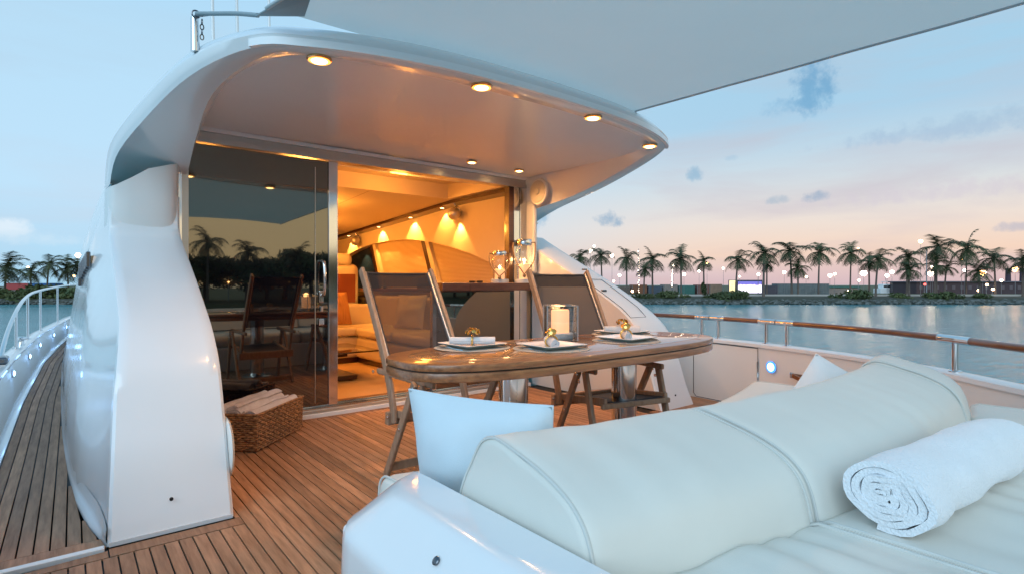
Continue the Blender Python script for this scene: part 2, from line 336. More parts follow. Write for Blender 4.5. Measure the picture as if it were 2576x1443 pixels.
# side deck running forward on the port side
YB = [2, 6.4, 9, 10.9, 13.5, 16, 19]; XB = [-.47,-.44,-.36,-.22,0,.4,1.3]
def xb_out(y): return interp(y, YB, XB)
def xin(y): return xb_out(y)+.10
def zdk(y): return interp(y, [4, 8, 10.4, 13, 18], [0, .09, .14, .18, .25])
def xcab(y, z):
    b = interp(y, [2.84, 3.1, 3.43, 4.2, 5.0, 6.5, 8, 10.5, 13, 16, 19], [.13, .088, .052, .012, -.012, -.03, -.035, -.015, .14, .55, 1.5])
    lean = interp(z, [0, .25, .5, 1.08, 1.34, 1.6, 2.0], [0, .014, .045, .125, .165, .22, .32])
    return b + lean*interp(y, [2.84, 4, 5], [.55, .8, 1])
ysd = [2.82,2.925,2.96,3.1]+[3.2+.3*i for i in range(53)]
sdm = MB(); rows = []
for y in ysd: rows.append([Vector((xin(y)-.02, y, zdk(y)-.010)), Vector((xcab(y,0)+.05, y, zdk(y)-.010))])
sdm.sheet(rows); sd_ = struct(sdm.build('side_deck', CAULK, smooth=40))
NP = 11
for k in range(NP):
    rings = []
    for y in ysd[1:]:
        a0, a1 = xin(y)+.05+k*pitch+gap/2, xin(y)+.05+(k+1)*pitch-gap/2
        a1 = min(a1, xcab(y, 0)-.012)
        if a1-a0 < .006:
            if rings: break
            continue
        z = zdk(y); rings.append([Vector((a0,y,z)), Vector((a1,y,z)), Vector((a1,y,z-.008)), Vector((a0,y,z-.008))])
    if len(rings) > 1: fixn(MB().ring_loft(rings).build('plank', TEAK, sd_))
plank(sd_, [(-.36,2.82),(.125,2.82),(.112,2.918),(-.36,2.918)], .002)
b = MB(); rows = []
for y in ysd: rows.append([Vector((xin(y)+d, y, zdk(y)+h)) for d, h in ((-.004,.035),(.012,.014),(.022,.006),(.046,.004),(.048,-.01))])
b.sheet(rows).build('waterway_strip', GEL, sd_, smooth=60)
b = MB(); rows = []
def wallx(y, z):
    f = min(1, max(0, (y-2.86)/.85)); return xcab(y, z)*f+.124*(1-f)
for y in ysd:
    a, c = xcab(y,0)-.014*min(1,(y-2.80)/.5), wallx(y,.05); z0 = zdk(y)
    rows.append([Vector((a,y,z0-.008)), Vector((a+.003,y,z0+.010)), Vector((a+(c-a)*.5,y,z0+.017)), Vector((a+(c-a)*.85,y,z0+.035)), Vector((c+.004,y,z0+.075))])
b.sheet(rows).build('cabin_coaming', GEL, sd_, smooth=60)
# ================================================================== the superstructure wall: wings and cabin sides
WZ = [0,.05,.17,.34,.45,.58,.705,.86,1.03,1.15,1.263,1.36,1.41,1.47,1.55,1.62,1.68]
WY = [2.81,2.83,2.885,2.95,3.00,3.06,3.135,3.316,3.62,3.85,4.08,4.27,4.35,4.39,4.40,4.40,4.40]
def ztop(y): return interp(y, [4.5,5.1,5.6,6.2,7,8,10,14,19], [2.1,1.80,1.65,1.42,1.25,1.16,1.08,1.0,.95])
WYS = list(zip([0,.05,.17,.34,.45,.58,.705,.86,1.03,1.15,1.263,1.36,1.41,1.47,1.55,1.62],[2.86,2.88,2.93,2.98,3.02,3.07,3.14,3.33,3.63,3.86,4.09,4.29,4.39,4.51,4.67,4.80]))
def wing_ring(z, yaft, mirror):
    xo = interp(z, [0,.58,.9,1.6,2.1], [.13,.165,.205,.215,.22]); xi = .607
    ye = max(4.52, yaft+.06)
    allp = []
    for y in (18,16,14,12,10.5,9,8,7,6,5.6,5.3,5.0,4.7,4.5,4.3,4.1,3.9,3.7,3.5,3.3,3.15,3.0,2.92):
        y0 = y; y = max(y, yaft+.05); x = xcab(y, z) if not mirror else xcab(y, z)+.0
        f = min(1, max(0, (y-yaft-.05)/.85)); x = x*f+(xo-.004)*(1-f)
        allp.append((x, y, min(z, ztop(y)) if y > 4.5 and not mirror else min(z, max(ztop(y),1.0))))
    allp += [(xo, yaft+.012, z), (xo+.012, yaft, z), (xo+.05, yaft-.002, z), ((xo+xi)/2, yaft-.004, z), (xi-.06, yaft-.002, z), (xi-.014, yaft, z), (xi, yaft+.014, z), (xi+.002, ye, z), (xi+.002, ye+.03, z)]
    if mirror: allp = [(2*C0-x, y, q) for x, y, q in allp]
    return [Vector(p) for p in allp]
def wing(mirror):
    b = MB(); pts = cr(WYS if mirror else list(zip(WZ, WY)), 3)
    b.ring_loft([wing_ring(max(0,z), y, mirror) for z, y in pts], closed=False, cap0=False, cap1=False)
    return b
pw = thing('superstructure_wing', 'tall white gelcoat wing wall with curved edge beside the port side deck', 'wing wall', (0,0,0))
fixn(wing(False).build('wing_shell', GELBOX, pw, smooth=38))
b = MB().box(.135,.60,2.806,2.812,0,.018); b.build('base_trim', GEL, pw)
for px_, py_, pz_ in ((.36,2.845,.135),): MB().lathe([(.008,0),(.008,.005),(.003,.006)], 12, (px_,py_-.003,pz_), Matrix.Rotation(R(90),3,'X')).build('drain_plug', BLACK, pw, smooth=40)
MB().lathe([(.0,0),(.14,0),(.155,.008),(.14,.020),(.08,.024),(0,.025)], 32, (.609,3.04,.27), Matrix.Rotation(R(90),3,'Y')).build('round_hatch_cover', WHITEP, pw, smooth=50)
sw = thing('superstructure_wing', 'white sloping wing wall at the far end of the table, lit peach inside', 'wing wall', (0,0,0))
fixn(wing(True).build('wing_shell', GELBOX, sw, smooth=38))
def wing_pt(x, f): # point on starboard wing aft face
    z = interp(f, [0,1], [.3,1.3]); return Vector((x, interp(z, WZ, WY)-.006, z))
b = MB()
def wy(z): return interp(z, WZ, WY)
for seg_ in (((3.98,1.13),(3.98,.78)),((3.98,.78),(4.20,.78)),((4.20,.78),(4.24,1.13)),((4.24,1.13),(3.98,1.13))):
    (xa,za),(xb_,zb) = seg_
    n_ = 8; pts = [(xa+(xb_-xa)*i/n_, wy(za+(zb-za)*i/n_)-.004, za+(zb-za)*i/n_) for i in range(n_+1)]; b.tube(pts, .0025, 5)
b.build('hatch_seam', STEELD, sw)
MB().box(4.02,4.08,wy(1.03)-.03,wy(1.03)-.006,1.01,1.03).build('hatch_latch', STEELD, sw, bevel=.004)
MB().lathe([(.008,0),(.008,.006),(0,.007)], 10, (4.12,2.845,.12), Matrix.Rotation(R(90),3,'X')).build('drain_plug', BLACK, sw)
MB().box(4.02,4.06,3.83,3.87,1.22,1.235).build('deck_fitting', STEELD, sw, bevel=.004)
# raised nameplate letters on the port cabin side, seen edge-on
nl = thing('nameplate_letters', 'dark metal block lettering standing proud of the port cabin side', 'lettering', (0,0,0))
for i, (yy, zz, ln) in enumerate(((4.95,1.255,.11),(5.12,1.245,.12),(5.30,1.235,.12),(5.48,1.22,.13),(5.68,1.205,.14),(5.88,1.19,.15),(6.1,1.175,.17),(5.75,1.10,.07))):
    xx = xcab(yy, zz)
    MB().box(xx-.035, xx-.008, yy-.045, yy+.045, zz-ln/2, zz+ln/2).build('letter', STEELD, nl, bevel=.006)
    MB().box(xx-.014, xx+.03, yy-.02, yy+.02, zz-ln/4, zz+ln/4).build('letter_stud', STEEL, nl)
# ================================================================== bulwarks
def bulwark_port():
    t = thing('bulwark', 'port bulwark with white capping and blue lights beside the side deck', 'bulwark')
    ys = [-1.6+.4*i for i in range(52)]
    b = MB(); rings = []
    for y in ys:
        xo = xb_out(y); zc = .45
        rings.append([Vector(p) for p in ((xo-.02,y,-.9),(xo-.01,y,zc-.03),(xo,y,zc-.012),(xo+.01,y,zc-.003),(xo+.09,y,zc-.003),(xo+.10,y,zc-.02),(xo+.10,y,-.06))])
    b.ring_loft(rings, closed=False, cap0=False, cap1=False); fixn(b.build('bulwark_wall', GELM, t, smooth=40))
    b = MB(); rings = []
    for y in ys:
        xo = xb_out(y); zc = .45
        rings.append([Vector(p) for p in ((xo-.008,y,zc-.004),(xo-.008,y,zc+.014),(xo+.004,y,zc+.022),(xo+.098,y,zc+.022),(xo+.108,y,zc+.014),(xo+.108,y,zc-.004))])
    b.ring_loft(rings); fixn(b.build('capping', GEL, t, smooth=40)); return t
bulwark_port()
SB = [(4.55,17),(4.75,12),(4.85,8),(4.86,6),(4.84,4.4),(4.81,3.24),(4.74,2.55),(4.58,1.95),(4.37,1.40),(4.05,.90),(3.72,.52),(3.45,.15),(3.33,-.35),(3.30,-1.0),(3.30,-1.6)]
SBs = cr(SB, 6)
def xstb(i): return SBs[i]
t = thing('bulwark', 'starboard bulwark with pale capping curving round behind the sun pad', 'bulwark')
zc = .565
def prof_path(path, prof):  # prof: (inboard offset, z)
    cols = [offset_poly(path, -o) for o, z in prof]
    return [[Vector((cols[k][i][0], cols[k][i][1], prof[k][1])) for k in range(len(prof))] for i in range(len(path))]
b = MB(); b.ring_loft(prof_path(SBs, ((-.0,-.9),(.0,zc-.02),(.08,zc-.02),(.08,-.04))), closed=False, cap0=False, cap1=False); fixn(b.build('bulwark_wall', GELM, t, smooth=40))
b = MB(); b.ring_loft(prof_path(SBs, ((-.01,zc-.02),(-.01,zc+.006),(.0,zc+.015),(.08,zc+.015),(.095,zc+.006),(.095,zc-.02)))); fixn(b.build('capping', GEL, t, smooth=40))
def on_stb(y, off=.08):   # point on the inner face at a given y
    P = offset_poly(SBs, -off)
    for i in range(len(P)-1):
        if (P[i][1]-y)*(P[i+1][1]-y) <= 0:
            f = (P[i][1]-y)/(P[i][1]-P[i+1][1]+1e-9); x = P[i][0]+(P[i+1][0]-P[i][0])*f
            d = Vector((P[i+1][0]-P[i][0], P[i+1][1]-P[i][1], 0)).normalized(); n = Vector((d.y, -d.x, 0))
            if n.x > 0: n = -n
            return Vector((x, y, 0)), d, n
    return Vector((4.7,y,0)), Vector((0,-1,0)), Vector((-1,0,0))
# boarding gate panel seams, hinge
gt = thing('boarding_gate', 'flush white boarding gate with steel hinge rod below the first rail posts', 'gate')
b = MB()
def seam(pts, r=.003, bb=None):
    q = []
    for y, z in pts: p, d, n = on_stb(y); q.append(p+n*.0025+Vector((0,0,z)))
    (bb or b).tube(q, r, 5)
ya, yb_ = 3.05, 2.36
seam([(ya,.545),(ya,.04),(ya-.03,.01)]); seam([(ya-.03,.01),(ya-.2,.01),(ya-.4,.01),(yb_,.01)]); seam([(ya,.535),(ya-.2,.535),(ya-.4,.535),(yb_,.535)])
b.build('gate_seam', STEELD, gt)
b = MB(); seam([(yb_,.01),(yb_,.54)], .004, b); seam([(yb_,.27),(yb_,.42)], .010, b); seam([(yb_,.0),(yb_,.04)], .010, b); b.build('hinge', STEEL, gt)
# fittings on the bulwark
def disc_on(y, z, r, prof, name, m_, parent):
    p, d, n = on_stb(y); q = n.to_track_quat('Z','Y').to_matrix(); return MB().lathe(prof, 20, p+Vector((0,0,z)), q).build(name, m_, parent, smooth=40)
cl = thing('courtesy_light', 'glowing blue round courtesy light on the starboard bulwark by the gate hinge', 'courtesy light')
disc_on(2.22,.395,.05,[(.050,0),(.050,.012),(.042,.016),(.036,.014)],'bezel',STEEL,cl); disc_on(2.22,.395,.04,[(.050,.0125),(.050,.0145),(.034,.0175),(.034,.0165)],'glow_ring',mat('blue_ring_glow', (.1,.3,1), .4, emit=(.04,.25,1), estr=1.6),cl); disc_on(2.22,.395,.03,[(.034,.010),(.034,.017),(.012,.021),(0,.021)],'lens',LEDB,cl)
sh = thing('shower_tap', 'small chrome tap set in the starboard bulwark behind the cushions', 'tap')
disc_on(1.78,.375,.05,[(.026,0),(.026,.01),(.018,.014),(.018,.035),(.012,.045),(0,.045)],'tap_body',STEEL,sh)
p, d, n = on_stb(1.78); MB().tube([p+n*.03+Vector((0,0,.375)), p+n*.035+Vector((0,0,.425))], .008, 8).build('lever', STEEL, sh, smooth=50)
MB().tube([p+n*.03+d*-.03+Vector((0,0,.365)), p+n*.04+d*-.05+Vector((0,0,.36))], .014, 8).build('cap', BLACK, sh, smooth=50)
fr = thing('towing_eye', 'round steel ring fitting on the bulwark beyond the sun pad', 'fitting')
p, d, n = on_stb(.96); q = n.to_track_quat('Z','Y').to_matrix()
MB().tube([p+n*.02+Vector((0,0,.40))+q@Vector((.07*math.cos(a),.07*math.sin(a),0)) for a in [2*PI*k/24 for k in range(25)]], .008, 8, False).build('ring', STEELD, fr, smooth=60)
MB().lathe([(.03,0),(.03,.02),(0,.022)],16,p+Vector((0,0,.33)),q).build('ring_base', STEEL, fr, smooth=40)
# handrail
def along(path, y):
    for i in range(len(path)-1):
        if (path[i][1]-y)*(path[i+1][1]-y) <= 0:
            f = (path[i][1]-y)/(path[i][1]-path[i+1][1]+1e-9); return path[i][0]+(path[i+1][0]-path[i][0])*f
    return path[-1][0]
RP = offset_poly(SBs, -.04); ZR = .765
hr = thing('handrail', 'varnished teak handrail on steel posts along the starboard bulwark', 'handrail')
posts = [2.985, 2.80, 2.30, 2.10, .87, -.6]
def railseg(y0, y1): return [(x, y, ZR) for x, y in ((along(RP, y0-(y0-y1)*i/24), y0-(y0-y1)*i/24) for i in range(25))]
for y0, y1 in ((4.5,3.05),(2.73,2.37),(2.03,.96),(.78,-.52)):
    MB().tube(railseg(y0, y1), .021, 14).build('rail', RAILW, hr, smooth=60)
for y0, y1 in ((3.05,2.895),(2.885,2.73),(2.37,2.205),(2.195,2.03),(.96,.78),(-.52,-.7)):
    MB().tube(railseg(y0, y1), .0235, 14).build('rail_sleeve', STEEL, hr, smooth=60)
for y in posts:
    x = along(RP, y); MB().tube([(x,y,zc+.012),(x,y,ZR-.01)], .017, 14).build('post', STEEL, hr, smooth=60)
    MB().lathe([(.034,0),(.034,.006),(.02,.012)],16,(x,y,zc+.014)).build('post_base', STEEL, hr, smooth=40)
# fender hook shape of teak lying by the bulwark
vf = thing('folding_table_leaf', 'small folded teak V frame leaning by the bulwark behind the white pillow', 'teak frame')
p, d, n = on_stb(1.95); A = p+n*.10+Vector((0,0,.375)); 
MB().bar(A, A+Vector((.16,-.30,-.025)), .022, .03).build('wood_strip', RAILW, vf, bevel=.004)
MB().bar(A, A+Vector((-.07,-.26,-.075)), .022, .03).build('wood_strip', RAILW, vf, bevel=.004)
MB().lathe([(.014,-.02),(.016,0),(.014,.02)],10,A).build('steel_tip', STEEL, vf, smooth=50)
# port stainless rail forward
pr = thing('guard_rail', 'curved stainless steel guard rail rising along the port side deck', 'guard rail')
RY = [5.4,5.7,6.1,6.5,7.0,7.4,7.8,8.5,9.3,10.5,12,13.5,15.5,17.5]; RZ = [.44,.475,.60,.70,.81,.875,.92,.965,.99,1.02,1.045,1.065,1.085,1.1]
pts = cr([(xb_out(y)+.045, y, z) for y, z in zip(RY, RZ)], 4)
MB().tube(pts, .0165, 10).build('top_rail', STEEL, pr, smooth=60)
for y in (7.05,8.2,9.6,11.6,14.2,16.4):
    x = xb_out(y)+.045; MB().tube([(x,y,.46),(x,y,interp(y,RY,RZ))], .014, 10).build('post', STEEL, pr, smooth=60)
    MB().lathe([(.03,0),(.03,.006),(.016,.012)],14,(x,y,.472)).build('post_base', STEEL, pr, smooth=40)
bo = thing('mooring_bollard', 'squat chrome mooring post on the port bulwark capping', 'bollard')
x = xb_out(7.5)+.05; MB().lathe([(.03,0),(.022,.015),(.022,.045),(.045,.06),(.045,.075),(.02,.085)],20,(x,7.45,.472)).build('post', STEEL, bo, smooth=45)
fl = thing('fairlead', 'dark steel fairlead at the near end of the guard rail', 'fairlead')
MB().box(xb_out(5.7)-.02,xb_out(5.7)+.10,5.62,5.80,.475,.535).build('housing', STEELD, fl, bevel=.02, seg=3)
MB().box(xb_out(5.7)-.01,xb_out(5.7)+.09,5.6,5.83,.472,.482).build('base_plate', STEEL, fl, bevel=.003)
PL = [(1.9,'nearest'),(3.1,'second'),(4.4,'third'),(5.95,'fourth'),(7.5,'fifth'),(8.85,'sixth'),(10.4,'seventh'),(12.1,'eighth')]
c0 = None
for i, (y, w) in enumerate(PL):
    if c0 is None:
        c0 = thing('courtesy_light', '', 'courtesy light', group='blue lights along the port bulwark')
        q = Matrix.Rotation(R(90),3,'Y')
        MB().lathe([(.034,0),(.034,.010),(.026,.014),(.022,.010)],18,(0,0,0),q).build('bezel', STEEL, c0, smooth=40)
        MB().lathe([(.024,.006),(.022,.016),(.010,.022),(0,.022)],18,(0,0,0),q).build('lens', LEDB, c0, smooth=40); o = c0
    else: o = dup(c0)
    o.location = (xin(y)+.001, y, interp(y,[2,6,8,12],[.33,.37,.34,.36]))
    o['label'] = w+' blue courtesy light from the stern along the port bulwark face'
    ll = bpy.data.lights.new('courtesy_glow','POINT'); ll.energy = .22; ll.color = (.22,.48,1); ll.shadow_soft_size = .03
    lo = bpy.data.objects.new('courtesy_glow', ll); COL.objects.link(lo); lo.parent = o; lo.location = (.05,0,0)
# ================================================================== hardtop
HA = [(1.575,5.1,2.225),(1.575,4.53,2.225),(1.575,3.83,2.222),(1.565,3.3,2.218),(1.47,2.90,2.214),(1.30,2.735,2.212),(1.0,2.65,2.21),(.6,2.605,2.21),(0,2.59,2.21)]
HI = [(1.60,5.1,1.80),(1.61,4.53,1.87),(1.66,3.90,1.965),(1.665,3.32,2.11),(1.53,2.865,2.195),(1.33,2.70,2.2),(1.01,2.60,2.2),(.6,2.55,2.2),(0,2.53,2.2)]
HB = [(2.035,5.1,1.745),(2.025,4.53,1.925),(1.93,3.83,2.035),(1.79,3.21,2.14),(1.60,2.80,2.195),(1.37,2.635,2.2),(1.0,2.51,2.2),(.58,2.445,2.2),(0,2.425,2.2)]
HC = [(2.06,5.1,1.83),(2.055,4.53,2.01),(1.95,3.80,2.115),(1.81,3.19,2.205),(1.615,2.785,2.245),(1.38,2.615,2.248),(1.0,2.49,2.25),(.58,2.425,2.25),(0,2.405,2.25)]
HD = [(1.97,5.1,2.06),(1.97,4.53,2.145),(1.88,3.82,2.245),(1.75,3.22,2.30),(1.56,2.84,2.315),(1.34,2.675,2.315),(.98,2.545,2.315),(.57,2.48,2.315),(0,2.46,2.315)]
HE = [(1.6,5.1,2.20),(1.6,4.6,2.27),(1.55,4.0,2.36),(1.45,3.5,2.385),(1.3,3.15,2.39),(1.1,3.0,2.39),(.8,2.9,2.39),(.45,2.86,2.39),(0,2.85,2.39)]
def full(h):
    c = cr(h, 5); left = [(C0-u, y, z) for u, y, z in c]; right = [(C0+u, y, z) for u, y, z in c[::-1]][1:]; return [Vector(p) for p in left+right]
ht = thing('hardtop', 'white rounded hardtop roof overhanging the cockpit', 'hardtop roof')
FA, FI, FB, FC, FD, FE = map(full, (HA, HI, HB, HC, HD, HE))
mid = lambda a, b, t, dz=0: [p.lerp(q, t)+Vector((0,0,dz)) for p, q in zip(a, b)]
b = MB(); b.ring_loft([FI, mid(FI,FB,.3,-.006), mid(FI,FB,.7,-.008), FB], closed=False, cap0=False, cap1=False); fixn(b.build('soffit_rim', GEL, ht, smooth=50))
b = MB(); b.ring_loft([FB, mid(FB,FC,.3), FC, mid(FC,FD,.35,.006), mid(FC,FD,.7,.008), FD, mid(FD,FE,.3,.02), FE], closed=False, cap0=False, cap1=False); fixn(b.build('fascia', GEL, ht, smooth=60))
b = MB(); b.ring_loft([FI, mid(FI,FA,.5), FA], closed=False, cap0=False, cap1=False); fixn(b.build('inner_skirt', GEL, ht, smooth=50))
b = MB(); k = len(FA); h_ = k//2
rows = [[FA[i].lerp(FA[k-1-i], j/16)+Vector((0,0,.012*math.sin(PI*j/16))) for j in range(17)] for i in range(h_+1)]
b.sheet(rows).build('ceiling_panel', GELC, ht, smooth=50)
rows = [[FE[i].lerp(FE[k-1-i], j/8) for j in range(9)] for i in range(h_+1)]
MB().sheet(rows).build('roof_top', GEL, ht, smooth=50)
# white rubbing strip along the aft lower edge
tr = []
for p, q in zip(FB, FC):
    if abs(p.x-C0) < 1.60: tr.append((p, q))
b = MB(); rings = []
for i, (p, q) in enumerate(tr):
    d = (tr[min(i+1,len(tr)-1)][0]-tr[max(i-1,0)][0]).normalized(); o_ = Vector((d.y,-d.x,0)).normalized()
    if o_.y > 0 and abs(p.x-C0) < 1: o_ = -o_
    if (p.x-C0)*o_.x < 0 and abs(p.x-C0) > .3: o_ = -o_
    c = p.lerp(q, .3)+o_*.008
    rings.append([c+o_*.010+Vector((0,0,.018)), c+o_*.010+Vector((0,0,-.018)), c-o_*.014+Vector((0,0,-.018)), c-o_*.014+Vector((0,0,.018))])
b.ring_loft(rings); fixn(b.build('rubbing_strip', mat('white_pvc_trim', (.84,.86,.88), .3), ht, smooth=40))
for s_ in (-1,1):
    b = MB(); b.tube([(C0+s_*2.055,5.08,1.80),(C0+s_*2.04,4.98,1.775),(C0+s_*2.03,4.86,1.80)], [.010,.018,.010], 8); b.build('end_clip', STEEL, ht, smooth=50)
# coachroof forward of the hardtop, from the cabin side edges up over the saloon
rows = []
for y in (5.06,5.2,5.35,5.6,5.9,6.2,6.6,7,8,10,12,14,16,18):
    z = ztop(y); xe = xcab(y, z); zc_ = interp(y, [4.6,10,12,16,18], [2.44,2.30,2.0,1.1,1.0]); zs = z+(zc_-z)*.78
    hw_ = C0-xe; rows.append([Vector((C0+sg*(hw_-o_*min(1,hw_/1.2)), y, q if sg < 1 or y > 5.3 or q > 1.9 else min(q,1.62))) for sg, lst in ((-1,((0,min(z-.02,1.60)),(0,z),(.05,z+(zs-z)*.45),(.14,z+(zs-z)*.8),(.32,zs),(.8,zs+(zc_-zs)*.6))),(0,((0,zc_),)),(1,((.8,zs+(zc_-zs)*.6),(.32,zs),(.14,z+(zs-z)*.8),(.05,z+(zs-z)*.45),(0,z),(0,min(z-.02,1.60))))) for o_, q in lst])
crf = thing('coachroof', 'white sloping coachroof forward of the hardtop', 'cabin roof'); fixn(MB().sheet(rows).build('roof_skin', GEL, crf, smooth=60))
g = lambda x, y, z: Vector((x, y, z))
rr = []
for z, y in ((1.42,4.405),(1.50,4.385),(1.60,4.372),(1.72,4.366),(1.82,4.36),(1.90,4.35)):
    q_ = lambda w: 1.42+(z-1.42)*w
    rr.append([g(.200,y+.30,q_(.60)), g(.207,y+.12,q_(.60)), g(.215,y+.04,q_(.60)), g(.25,y+.012,q_(.63)), g(.33,y+.0,q_(.74)), g(.42,y-.010,q_(.88)), g(.50,y-.008,q_(.94)), g(.550,y+.0,q_(.98)), g(.585,y+.02,z), g(.603,y+.06,z), g(.608,4.535,z)])
b = MB(); b.ring_loft(rr, closed=False, cap0=False, cap1=False); fixn(b.build('pillar_shroud', GELM, ht, smooth=60))
MB().box(3.875,3.925,4.43,4.60,1.20,1.97).build('starboard_pillar', GELM, ht, bevel=.018, seg=3)
# downlights under the hardtop
dl0 = None
DLS = [(C0-1.31,2.715,'recessed downlight nearest the port end of the hardtop rim'),(C0-.47,2.515,'second recessed downlight from port on the hardtop rim'),(C0+.44,2.515,'third recessed downlight from port on the hardtop rim'),(C0+1.35,2.745,'recessed downlight at the starboard corner of the hardtop rim'),
       (2.94,4.24,'small ceiling downlight left of the pair above the doorway'),(3.53,4.26,'small ceiling downlight right of the pair, nearest the speaker')]
for i, (x, y, lb) in enumerate(DLS):
    if dl0 is None:
        dl0 = thing('downlight', lb, 'downlight', group='round downlights under the hardtop')
        MB().lathe([(.060,0),(.060,-.008),(.050,-.014),(.040,-.012),(.038,-.002)], 28).build('bezel', mat('amber_brass', (.60,.40,.20), .2, metal=1), dl0, smooth=40)
        MB().lathe([(.040,-.0125),(.051,-.0155),(.054,-.0145)], 28).build('bezel_glow', mat('amber_glow_ring', (1,.6,.2), .4, emit=(1,.42,.08), estr=1.8), dl0, smooth=40)  # emission paints the lamp's amber glow onto the bezel
        MB().lathe([(.0,-.004),(.040,-.004),(.040,-.014),(.034,-.0185),(.02,-.0215),(0,-.0225)][::-1], 28).build('lens', LAMPW, dl0, smooth=60); o = dl0
    else: o = dup(dl0)
    o['label'] = lb; small = i >= 4
    o.location = (x, y, 2.193 if not small else 2.222); s_ = .80 if small else 1.0; o.scale = (s_,)*3
    ll = bpy.data.lights.new('downlight_lamp','SPOT'); ll.energy = (25,24,21,8)[i] if not small else 28; ll.spot_size = R(145); ll.spot_blend = 1; ll.color = (1,.47,.16); ll.shadow_soft_size = .04
    lo = bpy.data.objects.new('downlight_lamp', ll); COL.objects.link(lo); lo.parent = o; lo.location = (0,0,-.03)
sp = thing('wall_speaker', 'round cream loudspeaker high on the white side wall beside the doorway', 'speaker', (3.872,4.33,2.05)); sp.scale = (1.25,1.15,1.15)
q = Matrix.Rotation(R(-90),3,'Y')
MB().lathe([(.0,.0),(.118,0),(.125,.012),(.118,.024),(.104,.026)],32,m=q).build('speaker_rim', WHITEP, sp, smooth=40)
MB().lathe([(.104,.020),(.10,.030),(.06,.034),(.03,.03),(.026,.04),(0,.042)],32,m=q).build('speaker_grille', mat('cream_grille', (.60,.55,.46), .6, bump=.8, bscale=220, bdist=.003), sp, smooth=40)
# ================================================================== bulkhead: door frame
YD = 4.55
hd = thing('door_frame', 'brushed aluminium and steel frame round the wide saloon doorway', 'door frame')
MB().box(.60,3.90,YD-.02,YD+.12,2.195,2.228).build('header_ledge', GEL, hd, bevel=.006)
MB().box(.615,3.875,YD,YD+.10,2.155,2.195).build('header_track', STEELB, hd, bevel=.002)
MB().box(.615,3.875,YD-.012,YD+.10,2.115,2.153).build('header_track', STEELB, hd, bevel=.002)
MB().box(.612,.640,YD-.015,YD+.06,.05,2.115).build('jamb', STEEL, hd, bevel=.002)
MB().box(.642,.684,YD+.005,YD+.06,.05,2.115).build('jamb', STEELB, hd, bevel=.002)
MB().box(3.70,3.775,YD,YD+.05,.06,2.115).build('jamb', STEEL, hd, bevel=.002)
MB().box(3.78,3.872,YD-.004,YD+.05,.06,2.115).build('jamb', STEEL, hd, bevel=.002)
MB().box(3.64,3.70,YD+.01,YD+.09,1.10,2.115).build('window_post', DARKW, hd, bevel=.002)
MB().box(.612,3.875,YD-.04,YD+.14,.0,.055).build('sill', STEELB, hd, bevel=.003)
for k, (ya, h) in enumerate(((-.02,.065),(.02,.070),(.06,.065),(.10,.075))):
    MB().box(.64,3.87,YD+ya,YD+ya+.012,.055,h).build('sill_track', STEEL, hd)
MB().box(.62,3.87,4.47,4.505,-.01,.035).build('sill_kerb', GEL, hd, bevel=.006)
plank(hd, [(.66,4.447),(3.84,4.447),(3.84,4.468),(.66,4.468)], .004)
# sliding glass door (port leaf)
dr = thing('sliding_door', 'closed smoked glass sliding door leaf mirroring the sky and palms', 'sliding door')
MB().box(.686,1.712,YD+.035,YD+.050,.075,2.11).build('glass_pane', DGLASS, dr)
MB().box(1.712,1.790,YD+.02,YD+.065,.07,2.113).build('stile', STEEL, dr, bevel=.004)
MB().box(.686,1.712,YD+.028,YD+.058,.055,.075).build('bottom_rail', STEEL, dr, bevel=.002)
MB().box(1.60,1.606,YD+.031,YD+.034,.1,2.05).build('edge_strip', STEELB, dr)
hb = MB(); hb.tube(cr([(1.652,YD+.03,.99),(1.652,YD-.03,1.00),(1.652,YD-.045,1.06),(1.652,YD-.05,1.15),(1.652,YD-.04,1.24),(1.652,YD-.02,1.268),(1.652,YD+.03,1.27)],5), .013, 10)
hb.build('handle', STEEL, dr, smooth=60)
MB().box(1.632,1.672,YD+.018,YD+.034,.93,1.03).build('handle_plate', STEEL, dr, bevel=.008, seg=3)
MB().box(1.640,1.664,YD+.016,YD+.034,.855,.90).build('lock_turn', STEEL, dr, bevel=.005)
MB().box(1.630,1.674,YD+.016,YD+.034,.74,.80).build('key_plate', STEEL, dr, bevel=.01, seg=3)
# fixed lower window + bar counter
fw = thing('fixed_window', 'dark lower glass panel under the bar counter', 'window')
MB().box(2.76,3.695,YD+.035,YD+.05,.075,1.005).build('glass_pane', DGLASS, fw)
MB().box(2.715,2.758,YD+.02,YD+.07,.06,1.02).build('window_frame', STEEL, fw, bevel=.003)
MB().box(2.758,3.70,YD+.025,YD+.06,.055,.074).build('window_frame', STEEL, fw, bevel=.002)
bt = thing('bar_counter', 'dark red mahogany bar counter across the saloon window', 'counter')
MB().box(2.70,3.86,YD-.19,YD+.30,1.02,1.095).build('counter_top', BARW, bt, bevel=.008, seg=3)
MB().box(3.0,3.004,YD-.193,YD+.303,1.018,1.097).build('joint_strip', DARKW, bt)
MB().box(2.74,3.80,YD+.02,YD+.28,1.004,1.02).build('under_board', DARKW, bt)
